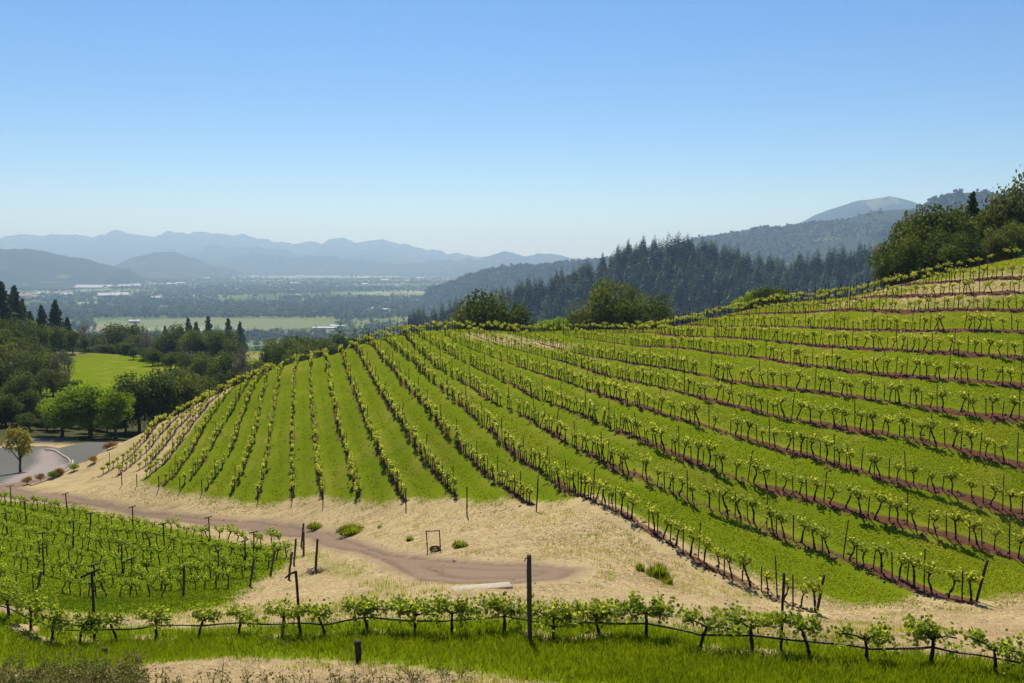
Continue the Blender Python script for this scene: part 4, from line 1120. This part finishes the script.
# ------------------------------------------------------------------ hills and far country
def hill(name, prof, Yr, wf, wb, base, seed, rough, matl, nu=220, nv=46, detail=1.0, skirt=0):
    prof = np.array(prof, float)
    px = np.linspace(prof[0, 0], prof[-1, 0], nu)
    ty = np.interp(px, prof[:, 0], prof[:, 1])
    ty = np.convolve(np.pad(ty, 1, 'edge'), np.ones(3) / 3, 'valid')
    nv = nv | 1; v = np.linspace(-1, 1, nv)
    dx, dz = ray(px, ty)
    zt = dz * Yr + (fbm(px / 7, px * 0 + seed, 3, seed) * .0035 + fbm(px / 24, px * 0 + seed, 2, seed) * .0035) * Yr * (1 if name == 'far_ridge' else .45 if rough > 190 and name != 'mountain' else .12)
    P = np.zeros((nv, nu, 3))
    for k, t in enumerate(v):
        d = Yr + (t * wf if t < 0 else t * wb)
        spread = 1.0
        x = dx * Yr * (1 + (d - Yr) / Yr * .6); y = np.full(nu, d)
        sh = (1 - abs(t)) ** 1.25 * (.55 + .45 * (1 - t * t))
        env = 4 * abs(t) * (1 - abs(t))
        gul = np.abs(fbm(x / (rough * 9), y / (rough * 16), 4, seed))
        z = base + (zt - base) * np.clip(sh * (1 + .0 * env) - env * gul * .55 * sh + .10 * env * fbm(x / (rough * 4), y / (rough * 4), 3, seed + 9), 0, 1)
        z = z + fbm(x / rough, y / rough, 3, seed + 3) * rough * .10 * detail * min(1, sh * 3)
        P[k] = np.stack([x, y, z - .02 * 0], -1)
    i = np.arange(nv - 1)[:, None] * nu; j = np.arange(nu - 1)[None]
    Q = np.stack([i + j, i + j + 1, i + nu + j + 1, i + nu + j], -1).reshape(-1, 4)
    V = P.reshape(-1, 3); V[:, 2] = np.maximum(V[:, 2], base - 6)
    # sink the rim
    rim = np.zeros((nv, nu), bool); rim[0] = rim[-1] = True; rim[:, 0] = rim[:, -1] = True
    V[rim.ravel(), 2] = np.minimum(V[rim.ravel(), 2], base - 3)
    o = obj(name, mesh_np(name, V, Q, None, [matl], smooth=True)); tag(o, kind='structure')
    return P
def forest_mat(name, scale, tree_c=((.014, .024, .010), (.04, .06, .02)), open_c=(.16, .17, .05), amount=.62, bd=8):
    m, nt = mat(name); geo = N(nt, 'ShaderNodeNewGeometry'); pos = geo.outputs['Position']
    a = noise(nt, scale * 14, 3, .7, pos); b = noise(nt, scale, 5, .6, pos)
    t = mixc(nt, a, *tree_c)
    k = mathn(nt, 'MULTIPLY', mathn(nt, 'SUBTRACT', b, amount, True), 14, True)
    c = mixc(nt, k, t, open_c)
    finish(nt, c, .95, a, 1.0, bd, .05)
    return m
FM = forest_mat('hill_forest', .0035)
FM2 = forest_mat('ridge_forest', .006, amount=.80, bd=5)
hill('far_ridge', [(-120,240),(0,236.5),(30,235),(60,233.5),(90,238),(110,233),(130,231.5),(150,235.5),(180,232),(200,230.5),(225,232),(240,233.5),(262,240),(280,244),(310,240),(340,237.5),(355,240),(372,238.5),(400,244),(430,249),(470,254),(520,259),(580,263)], 13000, 4200, 3000, -152, 2, 420, FM, 300, 40)
hill('far_ridge', [(60,268),(110,262),(160,252),(200,247),(240,246),(280,250),(330,256),(380,261),(440,264.5)], 10500, 2200, 1500, -152, 4, 350, FM)
hill('far_ridge', [(380,265),(450,258),(500,255.5),(545,254),(575,257),(610,262),(650,265)], 9500, 2000, 1500, -152, 6, 350, FM)
hill('far_ridge', [(150,268),(190,262),(220,257),(255,253),(290,256),(330,259),(380,264),(420,267)], 9300, 1500, 1200, -152, 5, 300, FM)
hill('near_ridge', [(-160,240),(-60,247),(0,249),(30,249.5),(55,252.5),(75,257),(100,263),(118,268),(130,270)], 5600, 1500, 1300, -152, 8, 200, FM)
hill('near_ridge', [(95,272),(115,265),(135,256),(155,250.5),(175,253),(195,258.5),(215,265),(235,270)], 7600, 1300, 1300, -152, 10, 200, FM)
HC = hill('wooded_hill', [(425,292),(450,284),(475,273),(500,267),(530,265),(555,262.5),(590,259),(640,256),(700,262)], 3300, 700, 900, -152, 14, 110, FM2)
HM = hill('mountain', [(560,276),(600,262),(650,250),(690,240),(730,233),(775,226),(820,219),(850,216.5),(880,213),(915,208),(960,206),(1010,212),(1100,205),(1180,215)], 3300, 1500, 1800, -152, 16, 170, FM, 320, 70)
hill('mountain', [(760,238),(800,224),(815,217),(835,209),(855,202),(875,198),(890,194),(903,197),(918,204),(950,214),(1000,225)], 6200, 1700, 1700, -152, 18, 260, FM)
HR = hill('mountain', [(880,232),(915,210),(935,199),(950,193),(975,191),(1000,193),(1030,189),(1100,180),(1180,190)], 2500, 900, 1000, -152, 20, 130, FM2)
HA = hill('conifer_ridge', [(405,330),(440,324),(470,314),(500,304),(540,293),(575,284),(600,275),(625,263),(645,256),(675,252),(700,255),(735,262),(765,268),(790,272),(820,270),(850,266),(880,262),(930,258),(1000,256),(1080,262)], 950, 420, 420, -152, 22, 60, FM2, 260, 60)
def surf_pick(P, n, vlo, vhi, seed):
    """random places on a hill's surface"""
    r = np.random.default_rng(seed); nv, nu, _ = P.shape
    k = (vlo + (vhi - vlo) * r.random(n)) * (nv - 1); j = r.random(n) * (nu - 1.01)
    k0 = np.floor(k).astype(int); j0 = np.floor(j).astype(int); fk = (k - k0)[:, None]; fj = (j - j0)[:, None]
    k1 = np.minimum(k0 + 1, nv - 1)
    return (P[k0, j0] * (1 - fk) + P[k1, j0] * fk) * (1 - fj) + (P[k0, j0 + 1] * (1 - fk) + P[k1, j0 + 1] * fk) * fj
# simple far trees, gathered
def lo_conifer(seed):
    r = np.random.default_rng(seed); g = G()
    for k in range(58):
        z0 = .08 + .9 * (k / 58); th = k * 2.4 + r.normal() * .3; l = (.235 * (1 - z0) ** .85 + .015) * (.6 + .7 * r.random())
        dx = np.array([math.cos(th), math.sin(th), 0]); sd = np.array([-dx[1], dx[0], 0]) * l * .42
        a = np.array([0, 0, z0 + .03]); b = a + dx * l + np.array([0, 0, -.45 * l])
        g.add([a - sd * .2, a + dx * l * .55 + sd + [0, 0, -.1 * l], b, a + dx * l * .55 - sd + [0, 0, -.1 * l]], [[0, 1, 2, 3]], 0, np.clip(.45 + .25 * r.normal(), 0, 1))
    return g
def lo_round(seed, n=60):
    r = np.random.default_rng(seed); g = G()
    lob = [(np.array([0, 0, .55]) + rand_dirs(1, r)[0] * [.22, .22, .16], .27) for k in range(5)]
    for q, lr in lob:
        m = n // 5 * 2; d = rand_dirs(m, r); c = q + d * lr * (1 - .3 * r.random((m, 1)))
        c[:, 2] = np.maximum(c[:, 2], .1)
        g.add(*cards(c, .17 * (.6 + .8 * r.random(m)), 1.5, d, 1.3, r), 0, np.clip(.5 + .15 * r.normal() + .15 * r.normal(size=m), 0, 1))
    return g
LC = [lo_conifer(2000 + k) for k in range(4)]; LR = [lo_round(2100 + k) for k in range(5)]
M['far_tree'] = leaf_mat('far_tree_leaf', (.024, .042, .011), (.052, .08, .018), (.12, .15, .035), .3, (1.3, 1.4, .8), hue_obj=0)
def far_wood(name, pts, hts, protos_, matl, label, wide=1.0):
    g = G(); pick = rng.integers(0, len(protos_), len(pts))
    for k, pr in enumerate(protos_):
        s = pick == k
        if not s.any(): continue
        h = hts[s]; S = np.stack([h * wide, h * wide, h], -1)
        v, q, m_, a_ = pr.arr(); V, Q, _, A2 = xform((v, q, m_, a_), pts[s], rng.random(s.sum()) * 6.28, S)
        A2 = np.clip(A2 + np.repeat(rng.normal(size=s.sum()) * .26, len(q)), 0, 1)
        g.add(V, Q, 0, A2)
    return tag(obj(name, g.mesh(name, [matl])), label, kind='stuff')
# ridge of conifers: the largest as trees of their own, the rest as one wood
P = surf_pick(HA, 6500, .06, .72, 31)
dens = fbm(P[:, 0] / 70, P[:, 1] / 70, 3, 77)
up = (P[:, 2] + 150) / 150
isc = (dens + up * .95 > .22)
con = P[isc]; rnd = P[~isc]
okc = np.abs(con[:, 0]) < con[:, 1] * .6
con = con[okc]; o_ = np.argsort(con[:, 1])
# those along the skyline and in front show largest
sky_pts = surf_pick(HA, 420, .485, .53, 33); sky_pts = sky_pts[np.abs(sky_pts[:, 0]) < sky_pts[:, 1] * .6]
ind = np.vstack([con[o_[:120]], sky_pts[:120]])
lcm = [c.mesh('conifer_crown', [M['conifer']]) for c in LC]
trk = G().add(*tube([[0, 0, -.05], [0, 0, .5], [0, 0, .97]], [.018, .011, .003], 5, False)).mesh('conifer_trunk', [M['bark']])
for k, q in enumerate(ind):
    h = 17 + 9 * random.random(); v = random.randrange(4)
    front = k < 120
    t = thing('conifer_tree', q - [0, 0, 1], random.random() * 6, (h * 1.3, h * 1.3, h), 'dark conifer on the near flank of the wooded ridge' if front else 'dark conifer against the sky along the wooded ridge top', 'tree', 'conifers on the near flank of the ridge' if front else 'conifers along the ridge top')
    obj('crown', lcm[v], t); obj('trunk', trk, t)
rest_c = np.vstack([con[o_[120:]], sky_pts[120:]])
far_wood('conifer_forest', rest_c - [0, 0, 1], 10 + 18 * rng.random(len(rest_c)) ** 1.3, LC, M['conifer'], 'dense dark conifer forest covering the ridge', 1.25)
far_wood('ridge_broadleaf_wood', rnd - [0, 0, 1], 8 + 8 * rng.random(len(rnd)), LR, M['far_tree'], 'lighter rounded trees low on the ridge', 1.1)
P = surf_pick(HM, 17000, .04, .56, 41); P = P[fbm(P[:, 0] / 160, P[:, 1] / 160, 4, 55) > -.18]
far_wood('mountain_wood', P - [0, 0, 2], 6 + 7 * rng.random(len(P)), LR[:3] + LC[:1], M['far_tree'], 'woodland over the near mountain', 1.1)
P = surf_pick(HR, 6000, .1, .56, 42); far_wood('mountain_wood', P - [0, 0, 2], 7 + 9 * rng.random(len(P)), LR[:2] + LC[:2], M['far_tree'], 'woodland over the mountain at the right edge', 1.1)
P = surf_pick(HC, 6000, .04, .56, 43); far_wood('hill_wood', P - [0, 0, 2], 9 + 8 * rng.random(len(P)), LR[:2] + LC[:2], M['far_tree'], 'woodland over the low hill in the valley', 1.1)
# slopes between the meadow and the valley
n = 5200; y = 330 * (1500 / 330) ** rng.random(n); x = (rng.random(n) * 2 - 1) * y * .62
m = (np.exp(-((x + 102) / 30) ** 4 - ((y - 366) / 60) ** 4) < .3) & ~((np.abs(x + 103) < 26) & (y < 330)) & (fbm(x / 90, y / 90, 3, 14) > -.25)
x, y = x[m], y[m]
pts = np.stack([x, y, ground(x, y) - .5], -1)
# keep the view to the valley field open: no tree may stand taller than the sight line there
top = np.minimum(7 + 9 * rng.random(len(x)), np.where(x < 0, 16, 16))
isc = rng.random(len(x)) < .35 + .3 * (x > 0)
far_wood('slope_wood', pts[~isc], top[~isc], LR, M['far_tree'], 'mixed rounded trees down the slope to the valley', 1.1)
far_wood('slope_conifers', pts[isc], top[isc] * 1.3, LC, M['conifer'], 'scattered conifers down the slope to the valley')
# valley trees in belts and clumps
n = 52000; y = 1500 * (9500 / 1500) ** (rng.random(n) ** .8); x = (rng.random(n) * 2 - 1) * y * .62
u = x * math.cos(.25) + y * math.sin(.25); v = -x * math.sin(.25) + y * math.cos(.25)
den = fbm(u / 700, v / 330, 4, 99)
def q_in(px0, px1, py0, py1): 
    dx0 = y * (px0 - 512) / F; dx1 = y * (px1 - 512) / F; 
    return (x > dx0) & (x < dx1)
sight = 258 + 150 * F / y       # rough row where a place on the valley floor shows
bigfield = (sight > 317.5) & (sight < 333) & (x > y * (95 - 512) / F) & (x < y * (335 - 512) / F)
strips = (np.abs(sight - 281.5) < 1.8) & (x < y * (78 - 512) / F) | (np.abs(sight - 288) < 2.2) & (x < y * (110 - 512) / F) & (x > y * (25 - 512) / F) | (np.abs(sight - 303) < 1.5) & (x < y * (100 - 512) / F) | (np.abs(sight - 276.5) < 1.5) & (rng.random(n) < .8) | (np.abs(sight - 292.5) < 1.3) & (x > y * (330 - 512) / F) & (rng.random(n) < .85)
clump = (x > y * (160 - 512) / F) & (x < y * (232 - 512) / F) & (np.abs(sight - 290) < 4) | (x > y * (280 - 512) / F) & (x < y * (445 - 512) / F) & (np.abs(sight - 307) < 10) & (fbm(x / 150, y / 250, 2, 17) > -.25)
m = ((den > -.09) | (rng.random(n) < .10) | clump) & ~bigfield & ~strips
x, y, sight = x[m], y[m], sight[m]
pts = np.stack([x, y, np.full(len(x), -150.5)], -1)
isc = rng.random(len(x)) < .15 + .45 * ((fbm(x / 400, y / 400, 2, 13) > .15) | clump[m])
hh = 7 + 10 * rng.random(len(x))
far_wood('valley_trees', pts[~isc], hh[~isc], [lo_round(2300 + k, 30) for k in range(4)], M['far_tree'], 'belts and clumps of trees across the valley floor', 1.35)
far_wood('valley_conifers', pts[isc], hh[isc] * 1.45, LC, M['conifer'], 'dark pointed trees in groups across the valley floor', 1.1)

# fields as sheets on the valley floor
def vp(px, py, dz_=.6):
    _, s = ray(px, py); Y = (-150 + dz_) / s; dx, _ = ray(px, py); return [float(dx * Y), float(Y), -150 + dz_]
def field_mat(name, c1, c2, rows=0):
    m, nt = mat(name); geo = N(nt, 'ShaderNodeNewGeometry')
    a = noise(nt, .012, 4, .6, geo.outputs['Position']); c = mixc(nt, a, c1, c2)
    if rows:
        w = N(nt, 'ShaderNodeTexWave'); w.inputs['Scale'].default_value = rows; w.inputs['Distortion'].default_value = .3
        L(nt, geo.outputs['Position'], w.inputs[0]); c = mixc(nt, mathn(nt, 'MULTIPLY', w.outputs['Fac'], .45), c, tuple(v * .55 for v in c1))
    finish(nt, c, .95, spec=.05); return m
FG = field_mat('field_green', (.14, .17, .05), (.19, .20, .07), .05); FT = field_mat('field_tan', (.36, .30, .18), (.44, .36, .22)); FO = field_mat('field_clay', (.42, .27, .16), (.5, .34, .2)); FL = field_mat('field_light', (.17, .21, .06), (.22, .25, .09))
FDS = [([(98,327),(130,320.5),(205,317.5),(300,320),(336,323.5),(322,327.5),(240,331),(130,333)], FG, 'vineyard_field'), ([(120,329.5),(190,325.5),(250,327.5),(240,329.2),(160,331)], FL, 'meadow_field'), ([(-20,284),(0,280.8),(40,280),(76,280.5),(74,282.4),(0,284)], FT, 'dry_field'), ([(25,290.5),(60,286.5),(108,286.5),(112,290),(40,292)], FL, 'meadow_field'), ([(40,304.5),(90,301.5),(108,303),(70,305)], FL, 'meadow_field'), ([(159,272.4),(166,269.6),(190,269),(193,271),(178,272.6)], FO, 'clay_field'), ([(330,293.5),(380,291.5),(440,291.5),(450,293.5),(380,295)], FL, 'meadow_field'), ([(395,291),(450,286.6),(470,288),(420,292)], FT, 'dry_field'), ([(200,278),(300,275.5),(400,275.5),(400,277.5),(300,278)], FL, 'meadow_field')]
for q, mt, nm in FDS:
    V = [vp(a, b, .6 if nm != 'meadow_field' else 1.0) for a, b in q]; me = bpy.data.meshes.new(nm); me.from_pydata(V, [], [list(range(len(V)))]); me.materials.append(mt); me.update()
    tag(obj(nm, me), kind='structure')

# valley buildings
M['white_wall'] = plain_mat('white_wall', (.50, .48, .44), (.62, .60, .56), .1, .8, .05)
M['grey_roof'] = plain_mat('grey_roof', (.32, .32, .33), (.48, .48, .48), .2, .6, .05)
M['red_roof'] = plain_mat('red_roof', (.28, .14, .09), (.38, .20, .13), .2, .8, .05)
M['window'] = plain_mat('window', (.03, .035, .04), (.05, .055, .06), 1, .3, .0, spec=.5)
def building(px, py, L1, W1, Hh, rz, roofm, label, cat='building', z=None, Y=None, group=None):
    loc = vp(px, py, 0) if z is None else [float(ray(px, py)[0] * Y), Y, z]
    t = thing('valley_building', loc, rz, 1, label, cat, group)
    obj('walls', G().add(*boxm((0, 0, Hh / 2 - .5), (L1, W1, Hh + 1))).mesh('walls', [M['white_wall']]), t)
    o = Hh * .12 + .4
    V = [[-L1/2-o, -W1/2-o, Hh], [L1/2+o, -W1/2-o, Hh], [L1/2+o, W1/2+o, Hh], [-L1/2-o, W1/2+o, Hh], [-L1/2-o, 0, Hh + W1*.22], [L1/2+o, 0, Hh + W1*.22]]
    me = bpy.data.meshes.new('roof'); me.from_pydata(V, [], [[0,1,5,4],[2,3,4,5],[0,4,3],[1,2,5],[0,3,2,1]]); me.materials.append(roofm); me.update(); obj('roof', me, t)
    nw = max(2, int(L1 / 9)); g = G()
    for k in range(nw): g.add(*boxm((-L1/2 + (k + .5) * L1 / nw, -W1/2, Hh * .5), (L1 / nw * .5, .12, Hh * .35)))
    obj('window', g.mesh('window', [M['window']]), t)
BD = [(91,289,150,55,9,'longest white warehouse roof of the valley town',0),(108,288,60,40,8,'white warehouse at the right end of the longest one',0),(126,287.5,70,40,8,'white hall right of the longest warehouse',0),(136,287,45,40,8,'small white hall at the right of the town',0),(110,297,80,40,8,'white shed in the nearer row of the town',0),(123,296.5,50,40,8,'second white shed in the nearer row of the town',0),(68,296,50,30,7,'pale shed left of the nearer white sheds',0),(28,297,45,25,7,'pale red-roofed house at the left of the town',1),(36,299,38,22,7,'low red-roofed house by the left conifers',1),(44,295,45,25,7,'pale house right of the red-roofed houses',0),(157,299,40,24,6,'lone pale barn right of the white sheds',0),(172,285,50,24,7,'pale barn behind the town, toward the clay field',0),(180,284,40,22,7,'small pale barn beside the far barn',0),(206,279,60,26,7,'tiny pale barn beyond the dark wood',0),(207,308,24,14,5,'pale house among trees above the valley field',0),(135,323,24,13,5,'farm shed at the left tip of the valley field',0),(168,331.5,18,10,5,'white farmhouse in front of the valley field',0),(197,333,18,10,5,'white farmhouse right of the first one by the valley field',0),(384,311,24,14,5,'pale house among the conifers at mid valley',0),(348,318,30,14,5,'red-roofed house above the pale greenhouse',1),(364,312,22,13,5,'red-roofed villa among bright trees',1),(325,329,50,10,3,'long low pale greenhouse right of the valley field',0),(338,327.5,32,10,4,'pale shed beside the greenhouse',0),(365,285,40,22,6,'pale barn by the far green strip',0),(362,278.5,70,26,7,'far white hall at mid valley',0),(385,281,50,24,7,'far pale hall right of the far white hall',0),(300,277,60,24,7,'far pale barn near the hills',0),(420,279,50,24,7,'far pale barn left of the low hill',0),(295,284,50,20,6,'pale barn in the middle of the valley',0),(254,277,60,24,6,'pale far barn beyond the low wood',0)]
for k, (a, b, l, w, hgt, lab, red) in enumerate(BD):
    building(a, b, l, w, hgt, random.uniform(-.25, .25), M['red_roof'] if red else M['grey_roof'], lab, 'building' if l > 30 else 'house')
for k in range(38):
    b = 276 + 42 * random.random() ** 1.3; a = random.uniform(20, 470)
    if a < 110 and b > 300 or (95 < a < 335 and 316 < b < 333): continue
    building(a, b, random.uniform(14, 34), random.uniform(9, 16), random.uniform(4, 6), random.uniform(-.5, .5), M['red_roof'] if random.random() < .3 else M['grey_roof'], 'small pale house scattered among the trees of the valley floor', 'house', group='small houses scattered over the valley')
# hut at the clearing
q = at(249, 344, 395); building(249, 344, 9, 5, 2.6, .3, M['grey_roof'], 'small pale hut on the dirt patch of the grassy clearing', 'hut', z=gz(q[0], 395.0), Y=395.0)

# ------------------------------------------------------------------ air
hz, nt = mat('haze')
pv = N(nt, 'ShaderNodeVolumePrincipled'); out = N(nt, 'ShaderNodeOutputMaterial')
pv.inputs['Color'].default_value = (.48, .70, 1, 1); pv.inputs['Absorption Color'].default_value = (.56, .74, 1, 1); pv.inputs['Density'].default_value = 1.4e-4; pv.inputs['Anisotropy'].default_value = .35
L(nt, pv.outputs[0], out.inputs['Volume'])
top = 620
V, Q = boxm((0, 0, (top - 160) / 2), (50400, 50400, top + 160))
tag(obj('haze', mesh_np('haze', V, Q, None, [hz])), 'blue summer haze over the valley', kind='stuff')

# ------------------------------------------------------------------ light, sky, camera
SUN_EL, SUN_AZ = R(57), R(-8)          # azimuth from +Y towards +X
w = bpy.data.worlds.new('World'); sc.world = w; w.use_nodes = True
nt = w.node_tree; nt.nodes.clear()
sky = N(nt, 'ShaderNodeTexSky', sky_type='NISHITA'); sky.sun_disc = False
sky.sun_elevation = SUN_EL; sky.sun_rotation = SUN_AZ
sky.altitude = 1200; sky.air_density = 1.0; sky.dust_density = .1; sky.ozone_density = 4.0
bg = N(nt, 'ShaderNodeBackground'); bg.inputs[1].default_value = .075
wo = N(nt, 'ShaderNodeOutputWorld'); hs = N(nt, 'ShaderNodeHueSaturation'); hs.inputs['Saturation'].default_value = 1.26; hs.inputs['Hue'].default_value = .505; L(nt, sky.outputs[0], hs.inputs['Color']); L(nt, hs.outputs[0], bg.inputs[0]); L(nt, bg.outputs[0], wo.inputs[0])
sl = bpy.data.lights.new('sun', 'SUN'); sl.energy = 4.2; sl.angle = R(.53); sl.color = (1, .955, .88)
so = bpy.data.objects.new('sun', sl); COL.objects.link(so)
sd = Vector((math.sin(SUN_AZ) * math.cos(SUN_EL), math.cos(SUN_AZ) * math.cos(SUN_EL), math.sin(SUN_EL)))
so.rotation_euler = sd.to_track_quat('Z', 'Y').to_euler(); so.location = sd * 300
cam = bpy.data.cameras.new('camera'); co = bpy.data.objects.new('camera', cam); COL.objects.link(co)
cam.sensor_width = 36; cam.lens = 36 * F / W; cam.clip_start = .1; cam.clip_end = 60000
co.location = (0, 0, 0); co.rotation_euler = (R(90) - PITCH, 0, 0)
sc.camera = co
vs = sc.view_settings; vs.view_transform = 'Standard'; vs.look = 'None'; vs.exposure = 0.66; vs.gamma = 1
try: vs.use_curve_mapping = False
except Exception: pass
cy = sc.cycles
cy.use_denoising = True
try: cy.denoiser = 'OPENIMAGEDENOISE'
except Exception: pass
cy.max_bounces = 6; cy.diffuse_bounces = 3; cy.transmission_bounces = 3; cy.volume_bounces = 0; cy.transparent_max_bounces = 8
cy.use_adaptive_sampling = False
